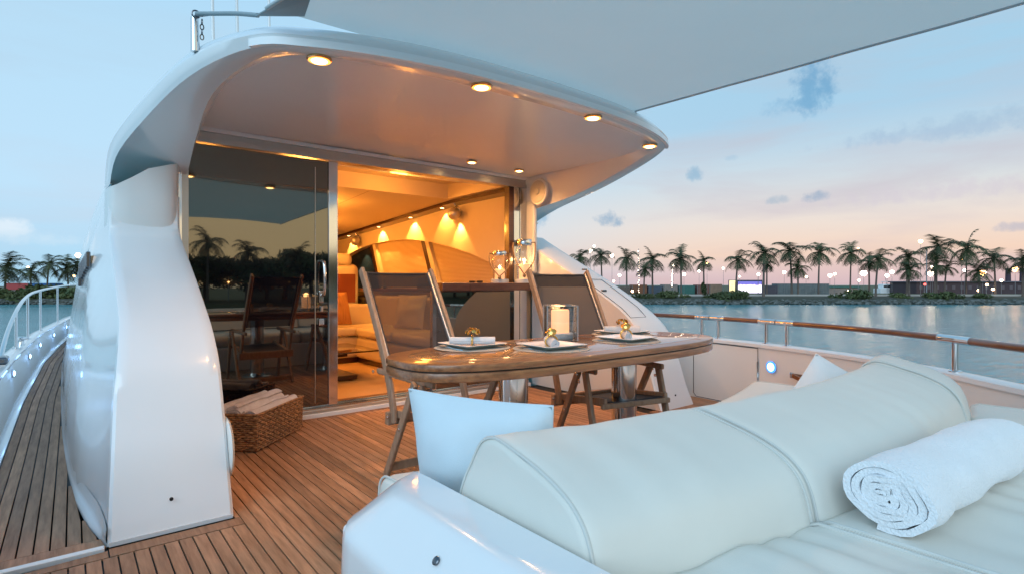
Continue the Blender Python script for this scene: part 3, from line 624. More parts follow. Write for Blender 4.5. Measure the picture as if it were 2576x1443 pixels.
# ================================================================== saloon interior
sf = struct(MB().box(.62,3.93,4.69,12.0,-.05,.05).build('saloon_floor', CARP))
MB().box(.66,3.85,4.69,4.80,.05,.062).build('threshold_board', VARN, sf)
def ceilz(y): return interp(y, [4.6,5.7,10,12], [2.15,2.115,1.90,1.75])
cb = MB(); cb.sheet([[Vector((.72,y,ceilz(y))), Vector((3.95,y,ceilz(y)))] for y in (5.7,7,8.5,10,12)])
cb.box(.72,3.62,5.70,5.74,2.115,2.285); cb.box(3.60,3.64,4.66,5.74,2.115,2.285)
cb.sheet([[Vector((.72,4.6,2.285)), Vector((3.62,4.6,2.285))],[Vector((.72,5.72,2.285)), Vector((3.62,5.72,2.285))]])
cb.sheet([[Vector((3.62,4.66,2.12)), Vector((3.95,4.66,2.12))],[Vector((3.62,5.74,2.113)), Vector((3.95,5.74,2.113))]])
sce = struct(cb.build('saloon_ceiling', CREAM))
for xx in (1.6, 2.6): 
    MB().box(xx,xx+.006,5.75,9.9,2.0,2.004).build('ceiling_seam', BRWN, sce)
for o in [c for c in sce.children]:
    me = o.data
    for v in me.vertices: v.co.z = ceilz(v.co.y)-.003
for hx, hy in ((2.05,9.3),(2.5,9.9)):
    MB().box(hx,hx+.5,hy,hy+.4,1.89,1.90).build('ceiling_hatch', STEELD, sce)
# walls
wl = struct(MB().box(3.93,3.99,4.62,9.9,.05,2.2).build('saloon_wall', CREAM))
MB().box(.66,.72,4.72,12,.05,2.28).build('port_wall_panel', CREAM, wl)
MB().box(.72,3.95,12,12.06,.05,1.9).build('forward_wall_panel', mat('dark_fascia', (.10,.06,.04), .5), wl)  # one even dark brown for the forward end
# valance panel with arched lower edge (x=3.8)
arch = cr([(4.64,1.14),(4.97,1.28),(5.69,1.497),(6.55,1.66),(7.16,1.72),(7.9,1.735),(8.5,1.70),(9.2,1.60),(9.9,1.42)], 4)
b = MB(); b.sheet([[Vector((3.80,y,z)) for y, z in arch], [Vector((3.80,y,ceilz(max(y,5.7)))) for y, z in arch]])
b.sheet([[Vector((3.80,y,z)) for y, z in arch], [Vector((3.93,y,z+.004)) for y, z in arch]])
b.build('window_valance', CREAM, wl)
# sill ledge under the blinds
MB().box(3.60,3.93,4.66,9.9,.98,1.02).build('window_ledge', BARW, wl, bevel=.004)
MB().box(3.72,3.93,4.66,9.9,.05,.98).build('lower_lining', CREAM, wl)
for i, (ya, yb2, s_) in enumerate(((4.70,6.30,.0),(6.48,7.95,.0))):
    b = MB(); rows = []; nz = 44
    for k in range(nz*2+1):
        z = 1.02+(.74)*k/(nz*2); sl_ = (z-1.02)*.45
        rows.append([Vector((3.895-(.010 if k % 2 else 0), ya+sl_, z)), Vector((3.895-(.010 if k % 2 else 0), yb2+sl_, z))])
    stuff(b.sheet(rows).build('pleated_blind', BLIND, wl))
for y0, m_ in ((6.32,CREAM),(6.42,DARKW),(7.97,CREAM),(8.07,DARKW)):
    MB().bar((3.87,y0,1.02),(3.87,y0+.36,1.80), .07, .085, up=(0,1,0)).build('window_mullion', m_, wl)
b = MB(); b.sheet([[Vector((3.91,8.15,1.02)),Vector((3.91,9.9,1.02))],[Vector((3.91,8.4,1.8)),Vector((3.91,9.9,1.8))]]); b.build('window_pane', mat('night_blue_glass', (.008,.02,.06), .08), wl)
# dark light pelmet
b = MB(); rr = []
for y in (4.68,5.7,6.5,7.5,8.5,9.6):
    z = ceilz(max(y,5.7))-.004
    rr.append([Vector((3.66,y,z)),Vector((3.80,y,z)),Vector((3.80,y,z-.05)),Vector((3.68,y,z-.035))])
b.ring_loft(rr); fixn(b.build('light_pelmet', DARKW, wl))
sl0 = None
for i, (y, lb) in enumerate(((6.02,'saloon strip spotlight closest to the doorway, on the dark pelmet'),(6.85,'second saloon strip spotlight from the doorway on the dark pelmet'),(7.85,'third saloon strip spotlight from the doorway on the dark pelmet'),(9.0,'farthest saloon strip spotlight on the dark pelmet'))):
    if sl0 is None:
        sl0 = thing('strip_spotlight', lb, 'spotlight', group='small spotlights along the saloon pelmet')
        MB().lathe([(.035,.0),(.035,-.008),(.026,-.010)],18).build('bezel', GOLD, sl0, smooth=40)
        MB().lathe([(0,-.012),(.026,-.010),(.026,-.002)],18).build('lens', LAMPW, sl0); o = sl0
    else: o = dup(sl0)
    o['label'] = lb; o.location = (3.715,y,ceilz(max(y,5.7))-.044)
    for c_, (ex, sz, tgt) in enumerate(((15, 92, .12),)):
        ll = bpy.data.lights.new('strip_lamp','SPOT'); ll.energy = ex; ll.spot_size = R(sz); ll.spot_blend = .25; ll.color = (1,.50,.10); ll.shadow_soft_size = .01
        lo = bpy.data.objects.new('strip_lamp', ll); COL.objects.link(lo); lo.parent = o; lo.location = (-.02,.03,-.03); lo.rotation_euler = (0, R(-24), 0)
for i, (y, lb) in enumerate(((5.72,'larger brushed steel ball spotlight on the saloon wall near the doorway'),(8.7,'far brushed steel ball spotlight on the saloon wall by the pilot seat'))):
    t = thing('ball_spotlight', lb, 'spotlight', (3.70,y,ceilz(y)-.17), group='ball shaped wall spotlights')
    MB().lathe([(.0,-.075),(.04,-.07),(.07,-.04),(.08,0),(.07,.04),(.04,.065),(0,.075)],22).build('ball_shade', mat('brushed_lamp_shade_%d' % i, (.62,.56,.50), .35, metal=.7), t, smooth=60)
    MB().tube([(0,0,.07),(.02,0,.10),(.0,0,.13),(0,0,.17)], .009, 8).build('stem', STEEL, t, smooth=60)
    MB().tube([(.02,-.01,.09),(.06,-.02,.08),(.07,-.02,.03)], .012, 8).build('bracket', STEEL, t, smooth=60)
    ll = bpy.data.lights.new('ball_lamp','SPOT'); ll.energy = 26; ll.spot_size = R(84); ll.spot_blend = .2; ll.color = (1,.52,.11); ll.shadow_soft_size = .02
    lo = bpy.data.objects.new('ball_lamp', ll); COL.objects.link(lo); lo.parent = t; lo.location = (.05,0,-.085); lo.rotation_euler = (0,R(-8),0)
for x, y, e in ((1.6,5.2,12),(2.7,5.2,12),(2.2,6.6,48),(2.6,8.0,38),(1.4,8.2,30)):  # unseen lamps added to fill the saloon with warm light
    t = thing('saloon_fill_lamp', 'added unseen warm fill lamp in the saloon ceiling above the carpet', 'downlight', (x,y,(2.28 if y < 5.7 else ceilz(y))-.004), group='added saloon fill lamps')
    MB().lathe([(0,-.006),(.03,-.006),(.045,-.004),(.045,0)],18).build('lens', LAMPW, t)
    ll = bpy.data.lights.new('saloon_fill_light','POINT'); ll.energy = e; ll.color = (1,.385,.06); ll.shadow_soft_size = .10
    lo = bpy.data.objects.new('saloon_fill_light', ll); COL.objects.link(lo); lo.parent = t; lo.location = (0,0,-.15)
# sofa, L shaped
sfa = thing('saloon_sofa', 'cream leather L shaped sofa on a dark plinth inside the saloon', 'sofa')
MB().box(3.02,3.70,4.9,7.6,.05,.12).build('plinth', DARKW, sfa)
MB().box(1.6,3.0,7.0,7.6,.05,.12).build('plinth', DARKW, sfa)
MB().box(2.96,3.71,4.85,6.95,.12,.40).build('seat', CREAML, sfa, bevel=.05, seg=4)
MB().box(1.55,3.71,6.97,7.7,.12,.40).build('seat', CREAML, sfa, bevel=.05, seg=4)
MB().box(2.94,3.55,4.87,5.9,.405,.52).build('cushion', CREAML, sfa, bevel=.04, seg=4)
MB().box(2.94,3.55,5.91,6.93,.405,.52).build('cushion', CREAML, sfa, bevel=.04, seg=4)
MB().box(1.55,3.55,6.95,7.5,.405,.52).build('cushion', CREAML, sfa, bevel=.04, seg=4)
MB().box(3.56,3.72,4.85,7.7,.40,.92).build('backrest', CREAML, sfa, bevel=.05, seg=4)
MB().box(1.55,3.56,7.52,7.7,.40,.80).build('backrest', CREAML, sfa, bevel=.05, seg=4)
def pillow_mesh(w, h, t_, n=14, seed=0, wr=.011, pinch=.045):
    b = MB(); rng = random.Random(seed); top = []; bot = []
    for i in range(n+1):
        r1 = []; r2 = []
        for j in range(n+1):
            u = -1+2*i/n; v = -1+2*j/n
            k = 1-pinch*(1-abs(v)**2)*(abs(u)**6); k2 = 1-pinch*(1-abs(u)**2)*(abs(v)**6)
            x = u*w/2*k; z = v*h/2*k2
            th = t_/2*((1-abs(u)**2.2)*(1-abs(v)**2.2))**.6+.003
            nz = noise.noise(Vector((u*2.2+seed, v*2.2, seed*1.7)))*wr*2*(1-max(abs(u),abs(v))**4)
            r1.append(Vector((x, -th-nz, z))); r2.append(Vector((x, th-nz, z)))
        top.append(r1); bot.append(r2)
    b.sheet(top); b.sheet([r[::-1] for r in bot]); return b
def pillow(name, w, h, t_, m_, loc, rot, label, cat='cushion', seed=0, group=None, n=16):
    o = pillow_mesh(w, h, t_, seed=seed, n=n).build(name, m_)
    bm_ = bmesh.new(); bm_.from_mesh(o.data); bmesh.ops.remove_doubles(bm_, verts=bm_.verts, dist=.0008); bmesh.ops.recalc_face_normals(bm_, faces=bm_.faces); bm_.to_mesh(o.data); bm_.free()
    o.data.polygons.foreach_set('use_smooth', [True]*len(o.data.polygons)); o.location = loc; o.rotation_euler = rot
    s_ = o.modifiers.new('sub','SUBSURF'); s_.levels = 1; s_.render_levels = 1
    
    if name == 'scatter_cushion':
        pts = []
        for k in range(64):
            q = k/16; e = int(q); f = (q-e)*2-1; u, v = ((f,-1),(1,f),(-f,1),(-1,-f))[e]
            pts.append(Vector((u*w/2*(1-.045*(1-v*v)*abs(u)**6), 0, v*h/2*(1-.045*(1-u*u)*abs(v)**6))))
        MB().tube(pts+[pts[0]], .0038, 6, False).build('piping', m_, o, smooth=60)
    tag(o, label, cat, group); return o
pillow('sofa_pillow', .48, .45, .16, AMBER, (2.78,7.18,.76), (R(-14),0,R(20)), 'amber pleated pillow on the saloon sofa', 'pillow', 3)
pillow('sofa_pillow', .46, .44, .16, CREAML, (3.36,6.20,.74), (R(-14),0,R(-65)), 'plain cream pillow on the saloon sofa seen through the chair mesh', 'pillow', 5)
# coffee table
ct = thing('coffee_table', 'low smoked glass coffee table in front of the saloon sofa', 'coffee table')
MB().box(1.5,2.65,5.55,6.45,.36,.375).build('table_top', DGLASS, ct, bevel=.004)
MB().box(1.75,2.38,5.8,6.2,.30,.36).build('support', DARKW, ct, bevel=.004)
MB().box(1.65,2.45,5.7,6.3,.06,.11).build('base', DARKW, ct, bevel=.004)
# pilot seat
ps = thing('pilot_seat', 'cream pilot seat with rounded headrest and brown back panel', 'seat', (3.24,8.36,0), R(-6))
MB().box(-.36,.36,-.05,.16,.10,1.40).build('backrest', CREAML, ps, bevel=.12, seg=5)
MB().box(-.29,.29,-.065,-.045,.80,1.24).build('back_panel', BRWN, ps, bevel=.01)
MB().box(-.25,.25,-.06,.12,1.36,1.56).build('headrest', CREAML, ps, bevel=.08, seg=5)
MB().box(-.36,.36,.17,.7,.1,.7).build('seat', CREAML, ps, bevel=.06, seg=4)
MB().box(.38,.50,-.15,.5,.60,.90).build('armrest', BLACK, ps, bevel=.05, seg=3)
cbt = thing('cabin_sideboard', 'cream sideboard cabinet between the saloon sofa and pilot seat', 'sideboard')
MB().box(1.3,3.56,7.95,8.25,.05,.74).build('cabinet', CREAM, cbt, bevel=.01)
MB().box(1.28,3.57,7.93,8.27,.74,.78).build('cabinet_top', CREAML, cbt, bevel=.01)
for k in range(4): MB().box(1.4+k*.47,1.82+k*.47,7.935,7.948,.45,.70).build('cabinet_door', CREAML, cbt, bevel=.004)
# ================================================================== things on the counter: lanterns
def lantern(loc, h, r, label):
    t = thing('hurricane_lantern', label, 'lantern', loc, 0, 'glass hurricane lanterns on the bar counter')
    MB().lathe([(r*1.15,0),(r*1.15,.035),(r*1.05,.04),(0,.04)],28).build('plinth', MARB, t, smooth=40)
    prof = [(r*.86,.04),(r*.90,h*.3),(r*1.0,h*.6),(r*1.02,h*.78),(r*.86,h*.87)]
    MB().ring_loft([[Vector((q_*math.cos(2*PI*k/28), q_*math.sin(2*PI*k/28), z)) for k in range(28)] for q_, z in prof], cap0=False, cap1=False).build('glass_chimney', GLASS, t, smooth=60)
    MB().ring_loft([[Vector((q_*math.cos(2*PI*k/28), q_*math.sin(2*PI*k/28), z)) for k in range(28)] for q_, z in ((r*.84,h*.86),(r*.92,h*.86),(r*.94,h*.88),(r*.94,h*.965),(r*.90,h*.985),(r*.84,h*.985),(r*.82,h*.9))], cap0=False, cap1=False).build('collar', STEEL, t, smooth=40)
    cx, cy = math.cos(-YAW), math.sin(-YAW)
    w = r*1.30; P = lambda s, z, o=0: (s*cx-.0+o*cy, s*cy-o*cx, z)
    MB().tube([P(-w,h*.92),P(-r*.9,h*.92)], .006, 8).build('pin', STEELD, t); MB().tube([P(w,h*.92),P(r*.9,h*.92)], .006, 8).build('pin', STEELD, t)
    pts = [P(-w,h*.92,.0),P(-w*1.0,h*.75,r*.3),P(-w*.75,h*.48,r*.9),P(-.01,h*.22,r*1.25),P(0,h*.17,r*1.3)]
    MB().tube(cr(pts,5), .0065, 8).build('rope', ROPE, t, smooth=60)
    pts = [P(w,h*.92,.0),P(w*1.02,h*.75,r*.3),P(w*.8,h*.46,r*.9),P(.01,h*.22,r*1.25),P(0,h*.17,r*1.3)]
    MB().tube(cr(pts,5), .0065, 8).build('rope', ROPE, t, smooth=60)
    MB().lathe([(0,-.02),(.014,-.014),(.02,0),(.014,.014),(0,.02)],12,P(0,h*.16,r*1.3)).build('rope_knot', ROPE, t, smooth=60)
    MB().lathe([(r*.62,.04),(r*.62,h*.42),(r*.5,h*.43),(0,h*.42)],24).build('candle', WAX, t, smooth=40)
    MB().lathe([(0,h*.425),(.008,h*.44),(.009,h*.46),(.003,h*.50),(0,h*.52)],10).build('flame', FLAME, t, smooth=60)
    ll = bpy.data.lights.new('candle_light','POINT'); ll.energy = 1.6; ll.color = (1,.5,.18); ll.shadow_soft_size = .02
    lo = bpy.data.objects.new('candle_light', ll); COL.objects.link(lo); lo.parent = t; lo.location = (0,0,h*.55)
lantern((3.50,4.54,1.096), .33, .082, 'shorter glass hurricane lantern with rope handle on the bar counter')
lantern((3.755,4.45,1.096), .46, .088, 'taller glass hurricane lantern with rope handle beside the doorway jamb')
sg = thing('sunglasses', 'folded dark sunglasses lying on the bar counter', 'sunglasses', (3.24,4.60,1.096), R(-30))
MB().box(-.07,-.01,-.02,.015,.0,.02).build('lens', BLACK, sg, bevel=.006); MB().box(.01,.07,-.02,.015,.0,.022).build('lens', BLACK, sg, bevel=.006); MB().box(-.07,.07,.012,.02,.008,.016).build('temple_arm', BLACK, sg)
# ================================================================== sun lounge (sofa + sun pad)
ln = thing('sun_lounge', 'built in white lounge with cream leather backrests and sun pad', 'lounge')
def lev(z): # shell outline at a height: (outer x, front y)
    Z = [-.02,.3,.47,.495,.508,.58,.593,.602,.606]
    return (interp(z,Z,[.505,.497,.500,.504,.514,.566,.578,.592,.615]), interp(z,Z,[1.37,1.385,1.378,1.37,1.355,1.285,1.272,1.262,1.24]))
rings = []
for z in (-.02,.1,.2,.3,.38,.47,.495,.508,.53,.56,.58,.593,.602,.606):
    xo, yf = lev(z); r_ = .16; xi = .695
    pts = [(xi,-1.4)]
    pts.append((xi, yf-.05))
    for k in range(9):
        a = R(20+8.75*k) ; 
    cx_, cy_ = xo+.13, yf-.17
    arc = [(cx_+.13*math.cos(R(a)), cy_+.17*math.sin(R(a))) for a in (60,75,90,105,120,135,150,165,180)]
    pts[1] = (xi, arc[0][1]-.03 if arc[0][0] > xi-.01 else arc[0][1]-.01)
    arc = [(min(x, xi-.002), y) for x, y in arc]
    pts += arc + [(xo,.7),(xo-.0,0),(xo,-1.4)]
    rings.append([Vector((x,y,z)) for x, y in pts])
b = MB(); b.ring_loft(rings); fixn(b.build('shell', GEL, ln, smooth=34))
MB().lathe([(.0085,0),(.0085,.003),(.006,.005),(0,.005)],14,(.546,.905,.556),Matrix.Rotation(R(-50),3,'Y')).build('press_stud', STEELD, ln, smooth=40)
def bow(x): return .11*(x-1.95)**2
def base(x): return .79+bow(x)
# base plinth and seat of the forward facing settee
b = MB(); X_ = [.70+.1*i for i in range(31)]
front = [(x, base(x)+.80-(.5*max(0,x-3.2)**2)) for x in X_]; back = [(x, base(x)-.2) for x in X_][::-1]
b.prism(front+back, -.005, .30); b.build('settee_base', GEL, ln, bevel=.02, seg=3)
def cushion(name, x0, x1, prof, nst=14, er=.018, m_=LEATH, parent=ln, piping=True, yoff=None, wr=.0, seed=1):
    yoff = yoff or (lambda x: bow(x))
    n = len(prof); cyz = (sum(p[0] for p in prof)/n, sum(p[1] for p in prof)/n)
    b = MB(); rings = []; st = []
    for s_, k in ((0,.0),(.12,.45),(.4,.78),(1,1)): st.append((x0+er*s_, k))
    for i in range(1, nst): st.append((x0+er+(x1-x0-2*er)*i/nst, 1))
    for s_, k in ((1,1),(.4,.78),(.12,.45),(0,.0)): st.append((x1-er*s_, k))
    for x, k in st:
        ring = []
        for (y, z) in prof:
            d = Vector((y-cyz[0], z-cyz[1])); l_ = d.length; f = (l_-er*(1-k)*1.3)/l_
            yy = cyz[0]+d.x*f; zz = cyz[1]+d.y*f
            if wr: 
                e_ = math.sin(PI*(x-x0)/(x1-x0)); zz += wr*noise.noise(Vector((x*5+seed, yy*7, zz*5)))*min(1,e_*3) + wr*.8*noise.noise(Vector((x*16+seed, yy*3, 1)))*min(1,e_*3)
            ring.append(Vector((x, yy+yoff(x), zz)))
        rings.append(ring)
    b.ring_loft(rings); o = fixn(b.build(name, m_, parent, smooth=55))
    if piping:
        for xe, sgn in ((x0+er*.35, 1), (x1-er*.35, -1)):
            pts = [(xe, y+yoff(xe)+(y-cyz[0])*.0, z) for y, z in prof if z > min(p[1] for p in prof)+.01]
            k0 = [i for i, (y, z) in enumerate(prof) if z > min(p[1] for p in prof)+.01]
            q = []
            for i in k0:
                y, z = prof[i]; d = Vector((y-cyz[0], z-cyz[1])); f = (d.length-.0045)/d.length; q.append((xe, cyz[0]+d.x*f+yoff(xe), cyz[1]+d.y*f))
            q2 = [q[0]]
            for a_ in q[1:]:
                if (Vector(a_)-Vector(q2[-1])).length > .006: q2.append(a_)
            p_ = MB().tube(q2, .0042, 6).build('piping', LEATHP, o, smooth=60)
    return o
# backrest profile: (y relative to 0, z), measured at bow=0
bp_ = [(.955,.47),(.93,.56),(.905,.625),(.875,.675),(.845,.722),(.822,.742),(.790,.753),(.755,.750),(.70,.738),(.64,.722),(.585,.700),(.545,.676),(.515,.644),(.498,.605),(.488,.56),(.484,.52),(.50,.47)]
bp_ = cr(bp_, 3)
cushion('backrest', .712, 1.297, bp_, er=.02, seed=1, nst=30, wr=.004)
cushion('backrest', 1.306, 2.610, bp_, er=.02, nst=60, seed=2, wr=.004)
bp3 = [(y, z+.012) for y, z in bp_]
cushion('backrest', 2.618, 2.865, bp3, er=.03, nst=8, seed=3)
def padprof(y0, y1, z0=.44, z1=.557, r=.03):
    p = [(y1,z0),(y1,z1-r),(y1-r*.3,z1-r*.3),(y1-r,z1)]
    k = 50
    for i in range(1, k): y = y1-r-(y1-y0-2*r)*i/k; p.append((y, z1))
    p += [(y0+r,z1),(y0+r*.3,z1-r*.3),(y0,z1-r),(y0,z0)]
    return p
cushion('pad_cushion', .70, 1.292, padprof(-1.3,.500,r=.022), er=.03, nst=40, wr=.015, seed=4, yoff=lambda x: bow(x)*.9)
cushion('pad_cushion', 1.298, 3.12, padprof(-1.3,.500,r=.03), er=.03, nst=90, wr=.012, seed=5, yoff=lambda x: bow(x)*.9)
MB().box(.70,3.2,-1.3,.84,.28,.436).build('pad_base', GEL, ln, bevel=.01)
sp_ = [(.86,.30),(.86,.43),(.90,.452),(1.05,.458),(1.30,.458),(1.50,.455),(1.56,.44),(1.585,.40),(1.585,.33),(1.56,.30)]
cushion('seat_cushion', .80, 1.60, cr(sp_,3), er=.05, seed=6); cushion('seat_cushion', 1.61, 2.45, cr(sp_,3), er=.03, seed=7); cushion('seat_cushion', 2.46, 3.5, cr(sp_,3), er=.03, seed=8)
# cushions on the lounge
d_ = Vector((.998-.787, 1.058-1.42, 0)); 
pillow('scatter_cushion', .415, .40, .19, LINEN, (.885,1.225,.588), (R(14),R(2),math.atan2(d_.y,d_.x)), 'pale blue linen scatter cushion propped at the port end of the lounge', 'cushion', 11)
pillow('scatter_cushion', .44, .42, .17, WHFAB, (3.03,1.17,.45), (R(14),R(28),R(-40)), 'white scatter cushion behind the backrests near the starboard bulwark', 'cushion', 12)
# big rolled towel
def roll_mesh(rmax, rmin, turns, th, length, flat=.82, seg=26, nl=10, bumpy=.004, seed=0, taper=None):
    b = MB(); n = int(turns*seg); rings = []
    for i in range(nl+1):
        x = length*(i/nl-.5); ring = []; f_ = taper(i/nl) if taper else 1
        outer = []; inner = []
        for k in range(n+1):
            a = 2*PI*k/seg; r_ = rmin+(rmax-rmin)*k/n
            nz = noise.noise(Vector((x*7+seed, math.cos(a)*1.5+k/seg*.3, math.sin(a)*1.5)))*bumpy
            e = bumpy*.8*noise.noise(Vector((k*.15, seed, 2))) if i in (0,nl) else 0
            for lst, rr_ in ((outer, r_+th/2), (inner, r_-th/2)):
                rr2 = (rr_+nz)*f_; lst.append(Vector((x+e, rr2*math.cos(a), rr2*math.sin(a)*flat)))
        rings.append(outer+inner[::-1])
    b.ring_loft(rings); return b
tw = roll_mesh(.086, .008, 4.8, .0152, .72, .84, nl=26, bumpy=.013, seed=3, taper=lambda t_: 1+.04*math.sin(t_*9)-.08*max(0,t_-.72)).build('rolled_towel', TOWEL, None, smooth=65)
fixn(tw); tw.location = (1.70,.385,.636); tw.rotation_euler = (R(4),R(0),math.atan2(-.055,.74))
tag(tw, 'large rolled white towel lying on the sun pad', 'towel')
# ================================================================== dining table
CX, CY = 2.19, 2.16
def superell(a, b_, n, k=72, e=2.9):
    out = []
    for i in range(k):
        t_ = 2*PI*i/k; c, s_ = math.cos(t_), math.sin(t_)
        out.append((CX+a*abs(c)**(2/e)*(1 if c > 0 else -1), CY+b_*abs(s_)**(2/e)*(1 if s_ > 0 else -1)))
    return out
dtb = thing('dining_table', 'long oval varnished teak cockpit table on two polished steel legs', 'table')
def slab(a, b_, z0, z1, r, m_, name, parent=dtb):
    rings = []
    for o_, z in ((r,z0),(r*.3,z0+r*.3),(0,z0+r),(0,z1-r),(r*.3,z1-r*.3),(r,z1)): rings.append([Vector((x,y,z)) for x, y in superell(a-o_, b_-o_, 0)])
    return MB().ring_loft(rings).build(name, m_, parent, smooth=30)
slab(1.085,.395,.722,.752,.006,VARN,'tabletop'); slab(1.075,.385,.716,.723,.001,BLACK,'shadow_gap'); slab(1.083,.393,.678,.717,.006,VARN,'tabletop_leaf')
slab(.99,.31,.7515,.7535,.0008,VARN2,'inlaid_panel')
for x in (1.42,1.9,2.48,2.95): MB().box(x,x+.0025,CY-.30,CY+.30,.753,.7542).build('joint_line', VARN, dtb)
for x in (1.76,2.62):
    MB().lathe([(.075,.02),(.075,.66)],40,(x,2.17,0)).build('leg', STEEL, dtb, smooth=50)
    MB().lathe([(.17,0),(.17,.010),(.15,.018),(.09,.022),(.085,.035),(.075,.04)],40,(x,2.17,0)).build('foot_plate', STEEL, dtb, smooth=40)
    MB().box(x-.14,x+.14,2.05,2.29,.660,.678).build('top_plate', STEELD, dtb, bevel=.004)
MB().box(3.10,3.16,1.93,1.97,.655,.678).build('leaf_catch', STEEL, dtb, bevel=.004)
# place settings
def plate_mesh(a, z0, z1, r=.02):
    return None
SET = [(1.64,2.36,'across'),(1.93,2.07,'toward'),(2.53,2.08,'toward'),(2.84,2.37,'across')]
WHERE = ['nearest the port table end', 'just in front of the candle box', 'nearest the starboard table end', 'at the far side beside the second chair']
ZT = .754
proto = {}
for i, (x, y, kd) in enumerate(SET):
    w = WHERE[i]
    # placemat
    if 'mat' not in proto:
        m_ = MB().lathe([(0,0),(.195,0),(.198,.0015),(.195,.003),(0,.003)][1:], 48).build('placemat', PMAT, None, smooth=40); proto['mat'] = m_; o = m_
    else: o = dup(proto['mat'])
    o.location = (x,y,ZT); tag(o, 'round woven placemat '+w, 'placemat', 'round placemats')
    if 'plate' not in proto:
        t = thing('square_plate','','plate')
        rr = []
        for a, z in ((.085,0),(.09,.004),(.118,.013),(.132,.020)): rr.append([Vector((px_,py_,z)) for px_, py_ in rrect(-a,a,-a,a,.022 if a < .1 else .014,4)])
        MB().ring_loft(rr, cap1=False).build('plate_underside', CERAMG, t, smooth=30)
        rr = []
        for a, z in ((.132,.020),(.1335,.0225),(.131,.0235),(.115,.0185),(.088,.010)): rr.append([Vector((px_,py_,z)) for px_, py_ in rrect(-a,a,-a,a,.014 if a > .1 else .02,4)])
        MB().ring_loft(rr, cap0=False).build('plate_top', CERAM, t, smooth=40); proto['plate'] = t; o = t
    else: o = dup(proto['plate'])
    o.location = (x,y,ZT+.003); o.rotation_euler = (0,0,R((2,-3,3,1)[i])); tag(o, 'square white plate '+w, 'plate', 'square white plates')
    ang = -YAW if kd == 'across' else -YAW-R(90)+R((0,6,-4,0)[i])
    if 'nap' not in proto:
        nm = roll_mesh(.022,.003,3.5,.0042,.235,.9,seg=16,nl=10,bumpy=.003,seed=8); o = fixn(nm.build('rolled_napkin', NAPK, None, smooth=60)); proto['nap'] = o
    else: o = dup(proto['nap'])
    nx, ny = (x, y)
    o.location = (nx,ny,ZT+.035); o.rotation_euler = (R(40*i),0,ang); tag(o, 'rolled grey linen napkin on the plate '+w, 'napkin', 'rolled napkins on the plates')
    if 'ring' not in proto:
        t = thing('napkin_ring','','napkin ring'); t.scale = (1.25,1.25,1.3)
        MB().tube([(0,.025*math.cos(a),.023*math.sin(a)) for a in [2*PI*k/20 for k in range(21)]], .004, 8, False).build('band', GOLD, t, smooth=60)
        b = MB(); rg = random.Random(5)
        for k in range(26):
            th = rg.uniform(0,2*PI); el = rg.uniform(0,R(85)); d = Vector((math.cos(th)*math.cos(el)*1.3, math.sin(th)*math.cos(el), math.sin(el)*.8)); c = Vector((0,0,.028))+d*rg.uniform(.014,.026)
            q = d.to_track_quat('Z','Y').to_matrix()
            b.lathe([(0,-.003),(.0055,0),(.0075,.004),(.003,.005),(0,.004)],7,c,q)
        stuff(b.build('flower_beads', GOLD, t, smooth=50)); proto['ring'] = t; o = t
    else: o = dup(proto['ring'])
    o.location = (nx,ny,ZT+.036); o.rotation_euler = (0,0,ang); tag(o, 'gold flower napkin ring on the plate '+w, 'napkin ring', 'gold flower napkin rings')
    # fork and knife beside the plate
    fa = -YAW
    ca, sa = math.cos(fa), math.sin(fa)
    if 'fork' not in proto:
        t = thing('fork','','fork')
        MB().tube(cr([(0,-.10,.002),(0,-.03,.004),(0,.02,.010),(0,.045,.008)],4), [.0045]*5+[.003]*6+[.003]*2, 6).build('handle', STEEL, t, smooth=50)
        b = MB(); b.box(-.011,.011,.045,.062,.006,.009)
        for q_ in (-.0095,-.0035,.0025,.0085): b.box(q_-.0012,q_+.0012,.06,.10,.006,.0085)
        stuff(b.build('tines', STEEL, t)); proto['fork'] = t; o = t
    else: o = dup(proto['fork'])
    off = Vector((-.155,0,0)) if kd == 'toward' else Vector((-.150,-.02,0))
    o.location = (x-.155*1.0+ (0 if kd=='toward' else .01), y-.02, ZT+.003); o.rotation_euler = (0,0,R(5)); tag(o, 'steel fork left of the plate '+w, 'fork', 'forks on the table')
    if 'knife' not in proto:
        t = thing('knife','','knife')
        MB().tube([(0,-.10,.003),(0,-.06,.004),(0,-.01,.0035)], .0045, 6).build('handle', STEEL, t, smooth=50)
        MB().box(-.0015,.0015,-.01,.09,.0,.016).build('blade', STEEL, t, bevel=.0006); proto['knife'] = t; o = t
    else: o = dup(proto['knife'])
    o.location = (x+.155, y-.01, ZT+.003); o.rotation_euler = (0,0,R(-4)); tag(o, 'steel knife right of the plate '+w, 'knife', 'knives on the table')
# candle in a square glass box
cd = thing('candle_box', 'square glass candle holder with glowing pillar candle on marble dish', 'candle holder', (2.27,2.36,ZT), -YAW+R(4))
b = MB(); w = .088; tk = .006
for s_ in (-1,1): b.box(-w,w,s_*w-(tk if s_>0 else 0),s_*w+(tk if s_<0 else 0),.004,.205); b.box(s_*w-(tk if s_>0 else 0),s_*w+(tk if s_<0 else 0),-w+tk+.0005,w-tk-.0005,.004,.205)
b.box(-w,w,-w,w,0,.004); b.build('glass_box', clear_glass('thick_glass', (.90,.92,.93), .10), cd)
b = MB()
for sx_ in (-1,1):
    for sy_ in (-1,1): b.box(sx_*w-.004,sx_*w+.004,sy_*w-.004,sy_*w+.004,.004,.206)
for s_ in (-1,1): b.box(-w,w,s_*w-.003,s_*w+.003,.202,.206); b.box(s_*w-.003,s_*w+.003,-w,w,.202,.206)
b.build('glass_edge', mat('pale_glass_edge', (.78,.80,.82), .1, trans=.7), cd)  # pale see-through bars along the glass edges
